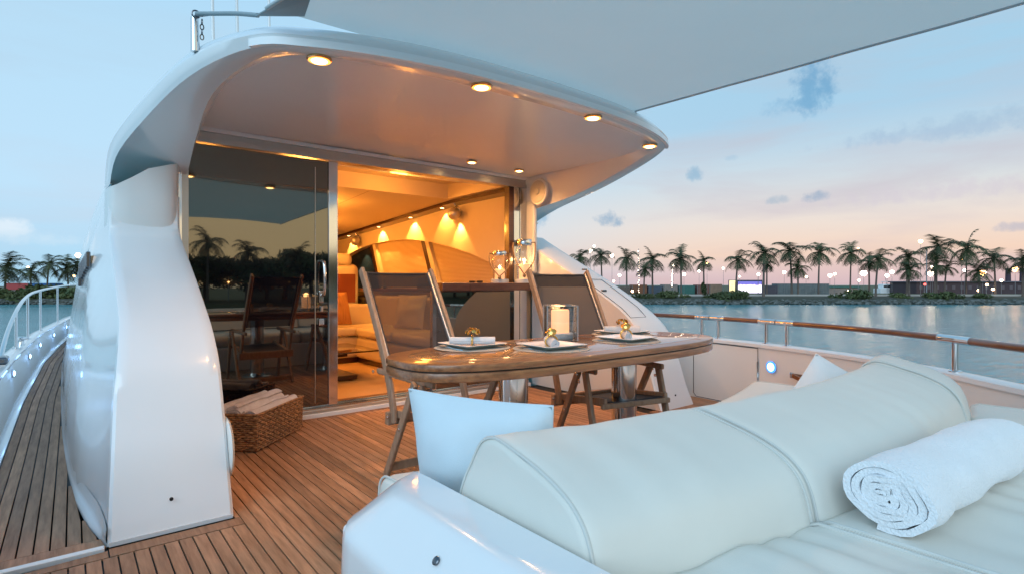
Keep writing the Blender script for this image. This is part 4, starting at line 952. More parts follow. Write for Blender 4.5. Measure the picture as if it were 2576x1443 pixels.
MB().lathe([(0,.008),(.072,.008),(.078,.015),(.078,.038),(.072,.044),(0,.044)],32).build('marble_dish', MARB, cd, smooth=40)
MB().lathe([(0,.044),(.052,.044),(.053,.05),(.053,.172),(.049,.178),(0,.168)],32).build('candle', mat('glowing_candle', (.85,.60,.42), .5, emit=(1,.40,.15), estr=1.3), cd, smooth=40)
ll = bpy.data.lights.new('candle_light','POINT'); ll.energy = .45; ll.color = (1,.5,.2); ll.shadow_soft_size = .03
lo = bpy.data.objects.new('candle_light', ll); COL.objects.link(lo); lo.parent = cd; lo.location = (0,0,.195)
# ================================================================== chairs
def make_chair(loc, rz, label):
    t = thing('folding_chair', label, 'chair', loc, rz, 'teak folding chairs with charcoal mesh')
    W = .245
    for s_ in (-1,1):
        x = s_*W
        # back upright: sling rail wood + pale aluminium inner strip
        b = MB()
        path = [(x,.60,1.175),(x,.47,.98),(x,.36,.80),(x,.27,.64),(x,.205,.50),(x,.165,.38),(x,.16,.30)]
        rr = []
        for k, p in enumerate(path):
            wd_ = .024; hh = .052
            d = Vector(path[min(k+1,len(path)-1)])-Vector(path[max(k-1,0)]); d.normalize(); nrm_ = Vector((0,-d.z,d.y)); P = Vector(p)
            rr.append([P+Vector((a*wd_/2,0,0))+nrm_*(c*hh/2) for a, c in ((-1,-1),(1,-1),(1,1),(-1,1))])
        b.ring_loft(rr); fixn(b.build('back_upright', CHWOOD, t, bevel=.006, seg=2))
        MB().tube([(x-s_*.018,.585,1.155),(x-s_*.018,.25,.63)], .009, 8).build('sling_rail', STEELB, t, smooth=50)
        # arm
        MB().box(x-.013-(0 if s_<0 else 0), x+.013, -.28, .36, .555, .590).build('armrest', CHWOOD, t, bevel=.010, seg=3)
        # crossing legs
        MB().bar((x+s_*.026,-.13,.565),(x+s_*.026,.20,.0), .024, .046, up=(0,1,0)).build('leg', CHWOOD, t, bevel=.006)
        MB().bar((x+s_*.026,-.20,.565),(x+s_*.026,-.36,.0), .024, .046, up=(0,1,0)).build('leg', CHWOOD, t, bevel=.006)
        # seat side rail
        MB().bar((x-s_*.026,-.34,.405),(x-s_*.026,.19,.345), .024, .045).build('seat_rail', CHWOOD, t, bevel=.006)
        b = MB()
        for yy, zz in ((-.13,.54),(-.155,.50),(.34,.573),(.155,.34),(.02,.30)):
            b.lathe([(.010,0),(.010,.004),(.006,.007),(0,.007)],10,(x+s_*.0385,yy,zz),Matrix.Rotation(R(90)*s_,3,'Y'))
        stuff(b.build('bolt_heads', STEEL, t, smooth=40))
    MB().bar((-W-.03,.19,.325),(W+.03,.19,.325), .04, .075, up=(0,0,1)).build('rear_rail', CHWOOD, t, bevel=.006)
    MB().bar((-W,-.335,.38),(W,-.335,.38), .026, .030).build('front_rail', CHWOOD, t, bevel=.006)
    MB().bar((-W-.03,.17,.055),(W+.03,.17,.055), .022, .05).build('stretcher', CHWOOD, t, bevel=.005)
    # mesh back
    rows = []
    for k in range(13):
        f = k/12; y = .585+(.25-.585)*f; z = 1.155+(.63-1.155)*f
        rows.append([Vector((-.222+.444*j/10, y+.028*math.sin(PI*j/10), z)) for j in range(11)])
    MB().sheet(rows).build('mesh_back', NET, t, smooth=60)
    b = MB(); b.tube([(-.222,.583,1.150),(0,.61,1.146),(.222,.583,1.150)], .007, 8); b.build('top_hem', NETF, t, smooth=60)
    rows = [[Vector((-.222+.444*j/8, .585-.05-.0+.028*math.sin(PI*j/8)+dy, 1.155-.08-dz)) for j in range(9)] for dy, dz in ((.052,-.075),(-.004,.012))]
    MB().sheet(rows).build('hem_band', NET, t, smooth=60)
    for s_ in (-1,1): MB().tube([(s_*.217,.585,1.153),(s_*.217,.252,.632)], .008, 8).build('side_hem', NETF, t, smooth=60)
    # seat sling
    rows = [[Vector((-.22+.44*j/8, -.32+.50*k/8, .402-.055*k/8-.022*math.sin(PI*j/8)*math.sin(PI*(k+1)/10))) for j in range(9)] for k in range(9)]
    o = MB().sheet(rows).build('seat_sling', NETF, t, smooth=60); m_ = o.modifiers.new('th','SOLIDIFY'); m_.thickness = .006
    return t
make_chair((1.68,2.68,0), 0, 'folding teak chair with charcoal mesh back at the port end of the table')
make_chair((2.70,2.40,0), R(-14), 'folding teak chair with charcoal mesh back behind the glowing candle')
# ================================================================== basket of towels
bk = thing('wicker_basket', 'rectangular brown woven basket on the deck below the glass door', 'basket', (1.04,4.13,0), R(45))
bw, bd, bh = .300, .175, .235
b = MB(); nrow = 17; per = []
for (x0_, y0_), (x1_, y1_) in (((-bw,-bd),(bw,-bd)),((bw,-bd),(bw,bd)),((bw,bd),(-bw,bd)),((-bw,bd),(-bw,-bd))):
    n_ = 44 if abs(x1_-x0_) > .1 else 26
    for k in range(n_): per.append((x0_+(x1_-x0_)*k/n_, y0_+(y1_-y0_)*k/n_))
for r_ in range(nrow):
    z = .008+bh*(r_+.5)/nrow; rings = []
    for k, (x, y) in enumerate(per):
        if r_ in (12,13) and abs(y) < .075 and x < -bw*.9: pass
        nx_, ny_ = (x/bw)**7, (y/bd)**7; l_ = math.hypot(nx_, ny_) or 1; nx_, ny_ = nx_/l_, ny_/l_
        wv = .0045*math.sin(k*PI/2+PI*(r_ % 2)); fl_ = 1+.02*(z/bh)
        c = Vector(((x+nx_*wv)*fl_, (y+ny_*wv)*fl_, z+.001*math.sin(k*1.7+r_)))
        h2 = bh/nrow*.56; t2 = .005
        rings.append([c+Vector((nx_*t2,ny_*t2,0)), c+Vector((0,0,h2)), c-Vector((nx_*t2,ny_*t2,0)), c-Vector((0,0,h2))])
    rings.append(rings[0]); b.ring_loft(rings, cap0=False, cap1=False)
stuff(fixn(b.build('weave', WICK, bk, smooth=60)))
b = MB(); b.tube([(x*1.025,y*1.025,bh+.006) for x, y in per]+[(per[0][0]*1.025,per[0][1]*1.025,bh+.006)], .009, 8, False); b.build('rim', WICK, bk, smooth=60)
MB().box(-bw+.01,bw-.01,-bd+.01,bd-.01,.002,.012).build('bottom', WICK, bk)
for i, (ox, oy, oz, rr_) in enumerate(((0,-.112,.212,.062),(.005,.0,.226,.066),(-.005,.112,.222,.064))):
    o = fixn(roll_mesh(rr_,.012,3.2,.014,.555,.86,seg=24,nl=16,bumpy=.012,seed=20+i).build('rolled_towel', TOWELR, None, smooth=65))
    a = R(45); o.location = (1.04+ox*math.cos(a)-oy*math.sin(a), 4.13+ox*math.sin(a)+oy*math.cos(a), oz); o.rotation_euler = (R(60*i),0,a)
    tag(o, ('rolled cream towel at the near side of the basket','rolled cream towel in the middle of the basket','rolled cream towel at the far side of the basket by the glass')[i], 'towel', 'rolled towels in the basket')
# ================================================================== awning over the lounge, post and whips
aw = thing('awning', 'large grey white canvas awning stretched aft from the hardtop', 'awning')
rows = []
for i in range(45):
    f = i/44; y = 2.63-4.4*f; rl = []
    for j in range(21):
        g_ = j/20; xl = .70+ .55*math.sin(min(1,f*1.4)*PI/2)*1.0*(1 if f > 0 else 0); xr = 3.20-.04*f
        if i == 0: xl = .70
        x = xl+(xr-xl)*g_
        z = 2.335+.03*math.sin(PI*g_)-.04*math.sin(PI*f)*math.sin(PI*g_)-.11*f
        z += .010*noise.noise(Vector((x*2.2, y*1.6, 3)))*min(1,i/3)
        if i == 0: z = 2.325+.012*math.sin(PI*g_)
        yy = y
        rl.append(Vector((x,yy,z)))
    rows.append(rl)
o = MB().sheet(rows).build('canvas', CANV, aw, smooth=70)
b = MB(); b.tube([r[-1]+Vector((0,0,-.004)) for r in rows], .007, 8); b.build('edge_hem', mat('hem_canvas', (.46,.50,.54), .8), aw, smooth=60)
b = MB(); b.tube([r[0]+Vector((0,0,-.004)) for r in rows], .009, 8); b.build('edge_hem', mat('hem_canvas_pale', (.45,.52,.55), .8), aw, smooth=60)
cpatch = [Vector((.68,2.73,2.318)),Vector((.86,2.60,2.322)),Vector((.83,2.44,2.322)),Vector((.765,2.42,2.326))]
b = MB(); b.add(cpatch, [(0,1,2,3)]); o = b.build('corner_patch', CANVD, aw); m_ = o.modifiers.new('th','SOLIDIFY'); m_.thickness = .006
MB().tube(cr([(.50,3.10,2.415),(.56,2.99,2.392),(.63,2.85,2.36),(.69,2.73,2.325)],4), .011, 8).build('tension_strap', CANVD, aw, smooth=60)
po = thing('awning_post', 'short steel post with shackle on the port edge of the hardtop', 'post')
MB().tube([(.50,3.14,2.24),(.497,3.14,2.41)], [.021,.018], 14).build('tube', STEEL, po, smooth=50)
b = MB(); b.tube([Vector((.50,3.12,2.42))+Vector((.018*math.cos(a),0,.018*math.sin(a))) for a in [2*PI*k/14 for k in range(15)]], .004, 6, False)
b.tube([(.50,3.13,2.415),(.54,3.05,2.405)], .008, 6); b.build('shackle', STEELD, po, smooth=50)
b = MB()
for k in range(4): b.tube([Vector((.525,3.11,2.385-.025*k))+Vector((.008*math.cos(a)*(k%2),.008*math.cos(a)*(1-k%2),.014*math.sin(a))) for a in [2*PI*q/10 for q in range(11)]], .003, 5, False)
b.build('chain', STEELD, po, smooth=50)
def whip(px, d, z0, z1, r, lb, px2=None):
    t_ = (px-1287.5)/FPX; X_ = d*(.628+.778*t_); Y_ = d*(.778-.628*t_)
    t = thing('whip_antenna', lb, 'antenna', (X_,Y_,0), 0, 'white whip antennas above the hardtop')
    MB().tube([(0,0,z0),(-.03,-.01,z1)], [r, r*.8], 10).build('rod', GEL, t, smooth=60)
    MB().lathe([(r*1.8,z0-.06),(r*1.8,z0),(r*1.2,z0+.03)],12).build('ferrule', STEEL, t, smooth=40)
whip(541,4.4,2.28,3.6,.016,'thickest white whip antenna, the one closest to the awning post')
whip(602,4.6,2.28,3.7,.015,'middle white whip antenna of the three above the hardtop')
whip(682,5.0,2.32,3.9,.014,'white whip antenna nearest the awning corner')
# ================================================================== far setting
def W(lat, d, z=0): return Vector((lat*math.cos(YAW)+d*math.sin(YAW), -lat*math.sin(YAW)+d*math.cos(YAW), z))
def PX(px, d, z=0): return W((px-1287.5)/FPX*d, d, z)
def zpy(py, d): return CAMZ+(715-py)/FPX*d
WZ0 = -1.95
def water_mat():
    m = bpy.data.materials.new('harbour_water'); m.use_nodes = True; t = m.node_tree; b = t.nodes['Principled BSDF']; l = t.links.new
    b.inputs['Base Color'].default_value = (.035,.16,.19,1); b.inputs['Roughness'].default_value = .19; b.inputs['IOR'].default_value = 1.33
    tcn = N(t,'ShaderNodeTexCoord'); mpn = N(t,'ShaderNodeMapping'); mpn.inputs['Rotation'].default_value = (0,0,YAW); mpn.inputs['Scale'].default_value = (.55,1.5,1); l(tcn.outputs['Object'], mpn.inputs[0])
    n1 = N(t,'ShaderNodeTexNoise', i_Scale=1.1, i_Detail=5.0, i_Roughness=.6); l(mpn.outputs[0], n1.inputs['Vector'])
    bp = N(t,'ShaderNodeBump'); bp.inputs['Strength'].default_value = .45; bp.inputs['Distance'].default_value = .3; l(n1.outputs[0], bp.inputs['Height']); l(bp.outputs[0], b.inputs['Normal'])
    n2 = N(t,'ShaderNodeTexNoise', i_Scale=.06, i_Detail=3.0); l(mpn.outputs[0], n2.inputs['Vector']); rp = ramp(t, [(.35,(.035,.20,.24)),(.7,(.085,.29,.32))]); l(n2.outputs[0], rp.inputs[0]); l(rp.outputs[0], b.inputs['Base Color'])
    return m
b = MB(); b.add([Vector((-4000,-4000,WZ0)),Vector((4000,-4000,WZ0)),Vector((4000,4000,WZ0)),Vector((-4000,4000,WZ0))], [(0,1,2,3)])
struct(b.build('water', water_mat()))
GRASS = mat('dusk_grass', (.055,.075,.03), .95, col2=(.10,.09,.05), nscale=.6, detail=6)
ROADM = mat('shore_road', (.16,.15,.145), .9, noise_amt=.2, nscale=.5)
ROCK = mat('shore_rock', (.16,.17,.16), .9, col2=(.05,.055,.05), nscale=1.2, detail=5, objvar=.1)
DB = 84.0
rows = []
for lat in [-220+12*i for i in range(44)]:
    rows.append([W(lat, DB-.6, WZ0-.4), W(lat, DB+.9, -1.25), W(lat, DB+4, -.95), W(lat, DB+7, -.85)])
struct(MB().sheet(rows).build('shore_bank', mat('bank_soil', (.06,.065,.05), .95, noise_amt=.3, nscale=.8), smooth=40))
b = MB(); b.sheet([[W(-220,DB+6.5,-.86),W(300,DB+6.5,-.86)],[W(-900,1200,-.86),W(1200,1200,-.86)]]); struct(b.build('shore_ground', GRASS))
b = MB(); b.sheet([[W(-220,DB+8,-.84),W(300,DB+8,-.84)],[W(-220,DB+13,-.84),W(300,DB+13,-.84)]]); struct(b.build('shore_road', ROADM))
b = MB(); b.sheet([[W(-220,DB+7.2,-.83),W(300,DB+7.2,-.83)],[W(-220,DB+7.7,-.55),W(300,DB+7.7,-.55)]]); struct(b.build('road_kerb', mat('pale_kerb', (.38,.34,.30), .8)))
def rock(b, c, s_, rg):
    vs = []; ico = [(0,0,1),(.89,0,.45),(.28,.85,.45),(-.72,.53,.45),(-.72,-.53,.45),(.28,-.85,.45),(.72,.53,-.45),(-.28,.85,-.45),(-.89,0,-.45),(-.28,-.85,-.45),(.72,-.53,-.45),(0,0,-1)]
    fs = [(0,1,2),(0,2,3),(0,3,4),(0,4,5),(0,5,1),(1,6,2),(2,7,3),(3,8,4),(4,9,5),(5,10,1),(6,7,2),(7,8,3),(8,9,4),(9,10,5),(10,6,1),(11,7,6),(11,8,7),(11,9,8),(11,10,9),(11,6,10)]
    for v in ico: vs.append(c+Vector((v[0]*s_*rg.uniform(.8,1.3), v[1]*s_*rg.uniform(.8,1.3), v[2]*s_*rg.uniform(.5,.8))))
    b.add(vs, fs)
b = MB(); rg = random.Random(3)
for k in range(1500):
    lat = rg.uniform(-95, 95); r_ = rg.random(); rock(b, W(lat, DB-.5+1.6*r_, WZ0+.05+.62*r_), rg.uniform(.16,.36), rg)
stuff(b.build('shore_rocks', ROCK)); 
# ---- palms
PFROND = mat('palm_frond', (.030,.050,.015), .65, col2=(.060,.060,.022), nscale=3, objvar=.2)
PTRUNK = mat('palm_trunk', (.16,.125,.105), .9, col2=(.10,.08,.07), nscale=6, stretch=(1,1,5))
def palm_meshes(seed, hgt, crown=1.75):
    rg = random.Random(seed); lean = Vector((rg.uniform(-.3,.3), rg.uniform(-.3,.3), 0)); pts = []; rad = []
    for k in range(8):
        f = k/7; pts.append(Vector((0,0,-.3))+lean*(f*f)+Vector((0,0,(hgt+.3)*f))); rad.append(.17-.07*f+(.06 if k == 0 else 0)+(.03 if k == 7 else 0))
    tm = MB().tube(pts, rad, 8).mesh('trunk'); top = pts[-1]; b = MB()
    nf = rg.choice((17,19,21))
    for k in range(nf):
        az = 2*PI*k/nf*2.4+rg.uniform(-.2,.2); el = R(80-118*((k+.5)/nf))+rg.uniform(-.1,.1); ln_ = crown*1.5*rg.uniform(.85,1.12)*(1 if el > -.2 else .8)
        d0 = Vector((math.cos(az)*math.cos(el), math.sin(az)*math.cos(el), math.sin(el))); p = top.copy(); q = [p.copy()]; d = d0.copy(); n_ = 9
        for i in range(n_):
            d = (d+Vector((0,0,-.11-.03*i*(1 if el > -.5 else .3)))).normalized(); p = p+d*ln_/n_; q.append(p.copy())
        for i in range(n_):
            a, c = q[i], q[i+1]; d = (c-a).normalized(); s_ = d.cross(Vector((0,0,1)))
            if s_.length < .05: s_ = Vector((math.sin(az),-math.cos(az),0))
            s_.normalize(); wl_ = crown*.52*math.sin(PI*min(1,(i+1.2)/(n_+1.2)))**.6
            for sg_ in (-1,1):
                for h2 in (0,.5):
                    m0 = a.lerp(c,h2); m1 = a.lerp(c,h2+.42)
                    tip = m0.lerp(m1,.8)+s_*sg_*wl_*rg.uniform(.8,1.1)+d*wl_*.55+Vector((0,0,-wl_*rg.uniform(.25,.6)))
                    b.add([m0,m1,tip],[(0,1,2)])
            b.add([a+s_*.02,a-s_*.02,c-s_*.015,c+s_*.015],[(0,1,2,3)])
    for k in range(5):       # hanging dead fronds and nuts below the crown
        az = rg.uniform(0,2*PI); o_ = Vector((math.cos(az)*.16, math.sin(az)*.16, 0)); l2 = rg.uniform(.5,1.1)
        for j in range(4):
            w_ = Vector((-math.sin(az),math.cos(az),0))*rg.uniform(.05,.14); b.add([top+o_-w_+Vector((0,0,-.05-.1*j)), top+o_+w_+Vector((0,0,-.05-.1*j)), top+o_*1.6+Vector((rg.uniform(-.1,.1),0,-l2))],[(0,1,2)])
    return tm, b.mesh('crown')
PV = {}
def palm(px, top_py, lb, d=None, grp='palms along the far shore', crown=1.75, base_z=-.86, pos=None, seed=None):
    d = d or DB+random.uniform(5,12)
    H = zpy(top_py, d)-base_z-crown*.8 if pos is None else top_py
    key = (seed if seed is not None else random.randrange(11), round(H*2)/2, round(crown, 1))
    if key not in PV: PV[key] = palm_meshes(key[0], key[1], key[2])
    tm, cmh = PV[key]
    t = thing('palm_tree', lb, 'palm tree', (pos if pos is not None else PX(px, d, base_z)), random.uniform(0,6.3), grp)
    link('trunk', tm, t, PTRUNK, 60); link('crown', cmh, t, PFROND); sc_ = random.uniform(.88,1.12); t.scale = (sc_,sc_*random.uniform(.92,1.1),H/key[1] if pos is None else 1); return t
right = [(1455,628,'partly hidden palm just above the sloping wing wall',1.7),(1514,622,'shaggy palm with drooping brown skirt right of the wing wall',1.75),(1576,627,'broad palm with widely arching fronds, third along the shore from the wing',1.9),
 (1641,632,'leaning palm crown beside the lit pole, fourth from the wing wall',1.8),(1619,662,'low small palm tucked under the fourth palm from the wing',1.3),(1713,626,'full round palm with green lit centre, fifth along the shore',2.0),(1770,640,'narrow palm with sparse crown between the green palm and the billboard',1.5),
 (1850,630,'lone palm with fan of fronds left of the glowing billboard',1.95),(1920,612,'tall palm just right of the billboard',1.9),(1928,645,'shorter palm overlapping the tall palm beside the billboard',1.5),(1991,606,'tall palm above the long grey container',2.1),
 (2007,655,'short palm in front of the tall palm by the long container',1.6),(2058,608,'large dark palm at the end of the long container',2.2),(2138,612,'upright palm with a neat trunk in the centre of the right shore',2.1),(2186,640,'smaller left palm of the pair before the lit floodlights',1.6),
 (2202,628,'taller right palm of the pair before the floodlights',1.9),(2280,622,'bushy palm left of the tall lamp post',2.1),(2286,660,'low palm behind the lamp post base',1.6),(2354,598,'tall palm whose crown overlaps the street lamp',2.2),
 (2350,648,'lower palm beneath the crown overlapping the street lamp',1.6),(2375,656,'short palm with drooping skirt right of the lamp post',1.5),(2429,594,'tallest palm of the right shore near the frame edge',2.6),(2464,660,'low dark palm beside the bright headlight flare',1.9),(2503,622,'wide palm in front of the two chimney stacks',2.3),(2572,632,'palm cut off by the right edge of the photo',2.0)]
random.seed(21)
for px, py, lb, cw in right: palm(px, py, lb, crown=cw)
for px, py, lb, cw in ((12,648,'palm cut by the left edge of the photo, beside the red shed',2.3),(78,663,'shorter palm second from the left edge',1.8),(118,642,'tall palm between the guard rail and the sky, third from left',2.1),(172,652,'wide palm glowing orange next to the street light on the left',2.1),(200,648,'palm half hidden by the cabin side lettering',1.7),(-60,650,'palm just outside the left edge',2),(-140,640,'palm further outside the left edge',2)):
    palm(px, py, lb, crown=cw, grp='palms on the left far shore')
# ---- bushes
LEAF = mat('bush_leaf', (.035,.06,.02), .7, col2=(.075,.085,.025), nscale=1.6, objvar=.25)
BARK = mat('tree_bark', (.08,.06,.045), .9, noise_amt=.3, nscale=8)
def foliage_mesh(seed, rx, ry, rz, n, leaf=.14, lumps=7):
    rg = random.Random(seed); b = MB(); cs_ = [(Vector((rg.uniform(-.7,.7)*rx, rg.uniform(-.7,.7)*ry, rg.uniform(-.25,.75)*rz)), rg.uniform(.35,.6)) for _ in range(lumps)]+[(Vector((0,0,0)),.75)]
    for k in range(n):
        c, s_ = rg.choice(cs_); d = Vector((rg.gauss(0,1),rg.gauss(0,1),rg.gauss(0,1))).normalized(); r_ = s_*rg.uniform(.65,1.08)
        p = c+Vector((d.x*rx*r_, d.y*ry*r_, d.z*rz*r_)); a = Vector((rg.gauss(0,1),rg.gauss(0,1),rg.gauss(0,1))).normalized(); e = a.cross(d)
        if e.length < .1: continue
        e.normalize(); q = a*leaf*rg.uniform(.7,1.4); e = e*leaf*.55
        b.add([p-q, p+e, p+q, p-e],[(0,1,2,3)])
    return b.mesh('foliage')
BM = [foliage_mesh(50+i, 1.5, 1.2, .55, 900, .12) for i in range(4)]
bushes = [(1625,1.0,'low bush at the water edge right of the wing wall'),(1668,.8,'small rounded bush on the bank left of the cypress shrub'),(1702,1.25,'wide green shoreline bush under the green lit palm'),(1790,1.1,'dark pointed bush left of the billboard'),(1830,1.5,'large dark bush in front of the billboard base'),(1865,1.1,'round bush at the right foot of the billboard shrub'),
 (2130,1.45,'pale willow like bush under the central palm'),(2268,1.0,'small tuft shaped bush below the bushy palm'),(2345,1.2,'wide low bush left of the parked lights'),(2385,.9,'low bush right of the lamp post base'),(2465,.8,'low bush under the bright headlight flare'),
 (30,1.7,'long olive hedge behind the guard rail at the left edge'),(75,1.6,'olive hedge clump behind the second rail post'),(120,1.8,'olive hedge clump behind the third rail post'),(165,1.6,'olive hedge clump next to the cabin side'),(205,1.5,'olive hedge clump hidden by the cabin side')]
for i, (px, s_, lb) in enumerate(bushes):
    left = px < 300; t = thing('shore_bush', lb, 'bush', PX(px, DB+(3.5 if not left else 4.2), -1.0), random.uniform(0,6), 'bushes on the far bank'); t.scale = (s_*(1.35 if not left else 1.6), s_*1.2, s_*(1.5 if not left else 1.7))
    link('foliage', BM[i % 4], t, LEAF)
cy = thing('cypress_shrub', 'slim dark cypress shaped shrub on the bank left of the billboard', 'shrub', PX(1770, DB+4, -1.0)); link('foliage', foliage_mesh(77,.45,.45,1.5,900,.12,3), cy, LEAF); cy.children[0].location = (0,0,1.2)
# ---- street lamps, floodlights
LW = mat('white_lamp_glow', (1,.95,.85), .4, emit=(1,.76,.52), estr=24); LO = mat('amber_lamp_glow', (1,.7,.4), .4, emit=(1,.50,.18), estr=22)
POLE = mat('grey_lamp_pole', (.22,.25,.28), .5, metal=.4)
def lamp(px, py, r, m_, lb, d=DB+18, pole=True):
    r *= 1.3; zt = zpy(py, d); t = thing('street_lamp', lb, 'street lamp', PX(px, d, -.86), 0, 'lights on the far shore')
    MB().tube([(0,0,0),(0,0,zt+.86)], [.035,.025], 6).build('pole', POLE, t, smooth=50)
    MB().lathe([(0,-r),(r*.6,-r*.7),(r,0),(r*.7,r*.6),(0,r*.8)],10,(0,0,zt+.86)).build('lamp_head', m_, t, smooth=60)
LN = ['leftmost of the white lights above the wing wall slope','white light just left of the second palm','brightest white light right of the second palm','white light behind the third palm trunk','dim white light low by the third palm','white light above the container row',
 'small light beside the green lit palm','light hanging left of the narrow palm','amber light in the narrow palm crown','white light left of the lone palm','small light right of the lone palm','white light left of the tall pair of palms']
for k, (px, py, r, m_) in enumerate(((1494,619,.16,LW),(1485,631,.26,LW),(1539,643,.26,LW),(1558,692,.2,LW),(1543,707,.15,LW),(1693,667,.14,LW),(1720,690,.22,LW),(1758,682,.16,LW),(1778,661,.18,LO),(1819,675,.16,LW),(1860,695,.13,LW),(1907,690,.2,LW))): lamp(px, py, r, m_, LN[k])
LN2 = ['white light over the grey container','white light above the small shed','low light right of the dark palm','left light of the white floodlight pair','right light of the white floodlight pair','brightest white floodlight left of the two palms','amber light behind the pair of palms','left of the twin floodlights before the bushy palm','right of the twin floodlights before the bushy palm',
 'high bare light at the crown of the street lamp palm','upper bright light beside the lamp post','lower bright light beside the lamp post','amber light in the low dark palm','light right of the tallest palm','pair of white lights near the chimneys','amber light at the right frame edge','amber light in the top of the central palm','light low on the tallest palm trunk']
for k, (px, py, r, m_) in enumerate(((1972,685,.22,LW),(1906,689,.1,LW),(2027,696,.2,LW),(2087,693,.26,LW),(2099,689,.18,LW),(2172,687,.42,LW),(2185,664,.14,LO),(2231,693,.26,LW),(2243,684,.26,LW),(2315,607,.28,LO),(2345,672,.24,LW),(2340,688,.38,LW),(2471,686,.42,LO),(2426,680,.2,LW),(2518,705,.18,LW),(2553,677,.4,LO),(2158,625,.14,LO),(2418,652,.14,LO))): lamp(px, py, r, m_, LN2[k])
lamp(196,642,.34,LO,'bright orange street light beside the left palms'); lamp(70,672,.14,LO,'small amber light in the second palm from the left'); lamp(186,694,.16,LO,'low amber light beside the cabin side')
lp = thing('lamp_post', 'tall pale double arm lamp post in front of the street lamp palm', 'lamp post', PX(2330, DB+6, -.86))
MB().tube([(0,0,0),(0,0,zpy(632,DB+6)+.86)], [.09,.05], 8).build('pole', POLE, lp, smooth=50); MB().box(-.5,.5,-.05,.05,zpy(632,DB+6)+.8,zpy(632,DB+6)+.88).build('arm', POLE, lp)
for px, py0, py1, lb in ((1606,626,735,'thin lit flagpole wrapped in green lights beside the fourth palm'),(1690,675,720,'short post wrapped in white fairy lights')):
    t = thing('flagpole', lb, 'flagpole', PX(px, DB+12, -.86)); MB().tube([(0,0,0),(0,0,zpy(py0,DB+12)+.86)], .05, 6).build('pole', POLE, t)
    b = MB()
    for k in range(18): b.lathe([(0,-.06),(.06,0),(0,.06)],5,(random.uniform(-.15,.15),0,zpy(py1,DB+12)+.86+(zpy(py0,DB+12)-zpy(py1,DB+12))*k/18))
    stuff(b.build('fairy_lights', LW, t))
# ---- billboard, containers, sheds, ships
bb = thing('led_billboard', 'glowing white and violet LED billboard between the palms', 'billboard', PX(1875, DB+22, -.86), -YAW)
hw = 42/FPX*(DB+22); zt_ = zpy(704,DB+22)+.86
MB().box(-hw,hw,.0,.3,.2,zt_).build('board', mat('billboard_frame', (.05,.06,.12), .5), bb)
sm_ = bpy.data.materials.new('led_screen'); sm_.use_nodes = True; t_ = sm_.node_tree; e_ = N(t_,'ShaderNodeEmission'); tcn = N(t_,'ShaderNodeTexCoord'); sp2 = N(t_,'ShaderNodeSeparateXYZ'); t_.links.new(tcn.outputs['Generated'], sp2.inputs[0])
nn = N(t_,'ShaderNodeTexNoise', i_Scale=7.0, i_Detail=3.0); t_.links.new(tcn.outputs['Generated'], nn.inputs['Vector']); ma = N(t_,'ShaderNodeMath', operation='MULTIPLY_ADD'); t_.links.new(nn.outputs[0], ma.inputs[0]); ma.inputs[1].default_value = .5; t_.links.new(sp2.outputs['Z'], ma.inputs[2])
rp = ramp(t_, [(.3,(.9,.85,1)),(.75,(.95,.88,1)),(.95,(.55,.40,.55)),(1.1,(.10,.10,.35))]); t_.links.new(ma.outputs[0], rp.inputs[0]); t_.links.new(rp.outputs[0], e_.inputs[0]); e_.inputs[1].default_value = 2.2; t_.links.new(e_.outputs[0], t_.nodes['Material Output'].inputs[0]); MATS['led_screen'] = sm_
MB().box(-hw*.45,hw*.95,-.06,-.01,.35,zt_-.3).build('screen', sm_, bb)
MB().box(-hw*.98,-hw*.55,-.06,-.01,.35,zt_-.1).build('screen', mat('screen_amber', (.8,.7,.4), .5, emit=(1,.78,.4), estr=1.1, col2=(.1,.08,.02), nscale=2), bb)
cols = [(.20,.16,.14),(.32,.14,.08),(.10,.14,.20),(.36,.32,.30),(.06,.22,.20),(.26,.12,.10),(.40,.28,.20),(.12,.12,.16)]
cmats = [mat('container_paint_%d' % i, c, .7, noise_amt=.2, nscale=1.5) for i, c in enumerate([tuple(v*.7 for v in q) for q in cols])]
cname = ['grey brown','rust orange','slate blue','pale grey','teal green','brick red','tan','charcoal']
rg = random.Random(9); i = 0; px = 1560
def container(px, d, w_px, h, m_, lb, z=-.86):
    t = thing('shipping_container', lb, 'container', PX(px, d, z), -YAW, 'containers and trucks on the far quay'); w_ = w_px/FPX*d
    MB().box(-w_/2,w_/2,0,2.4,0,h).build('box', m_, t)
    b = MB(); n_ = max(6,int(w_/.5))
    for k in range(n_): x = -w_/2+w_*(k+.5)/n_; b.box(x-.06,x+.06,-.05,-.002,.1,h-.1)
    stuff(b.build('corrugation', m_, t)); MB().box(-w_/2+.02,-w_/2+.10,-.08,-.055,.1,h-.1).build('corner_post', POLE, t)
spots = [(1568,34),(1608,38),(1648,34),(1686,36),(1727,40),(1768,30),(1800,32),(1938,40)]
for i, (px, wp) in enumerate(spots):
    container(px, DB+24, wp, (1.5,1.9,1.6,1.95,1.7,1.9,2.0,1.7)[i], cmats[i % 8], cname[i % 8]+' container or truck box on the far quay, number %s along from the wing wall' % ('one','two','three','four','five','six','seven','eight')[i] if False else cname[i % 8]+' container on the far quay '+('just right of the wing wall','left of the lit flagpole','right of the lit flagpole','below the fairy light post','under the green lit palm','under the narrow palm','left of the billboard','right of the billboard')[i])
container(2020, DB+24, 130, 2.1, mat('long_container_paint', (.13,.17,.19), .7, noise_amt=.3, nscale=1), 'long weathered grey container right of the billboard')
wh = thing('harbour_warehouse', 'long dark low warehouse at the right end of the far shore', 'warehouse', PX(2470, DB+30, -.86), -YAW)
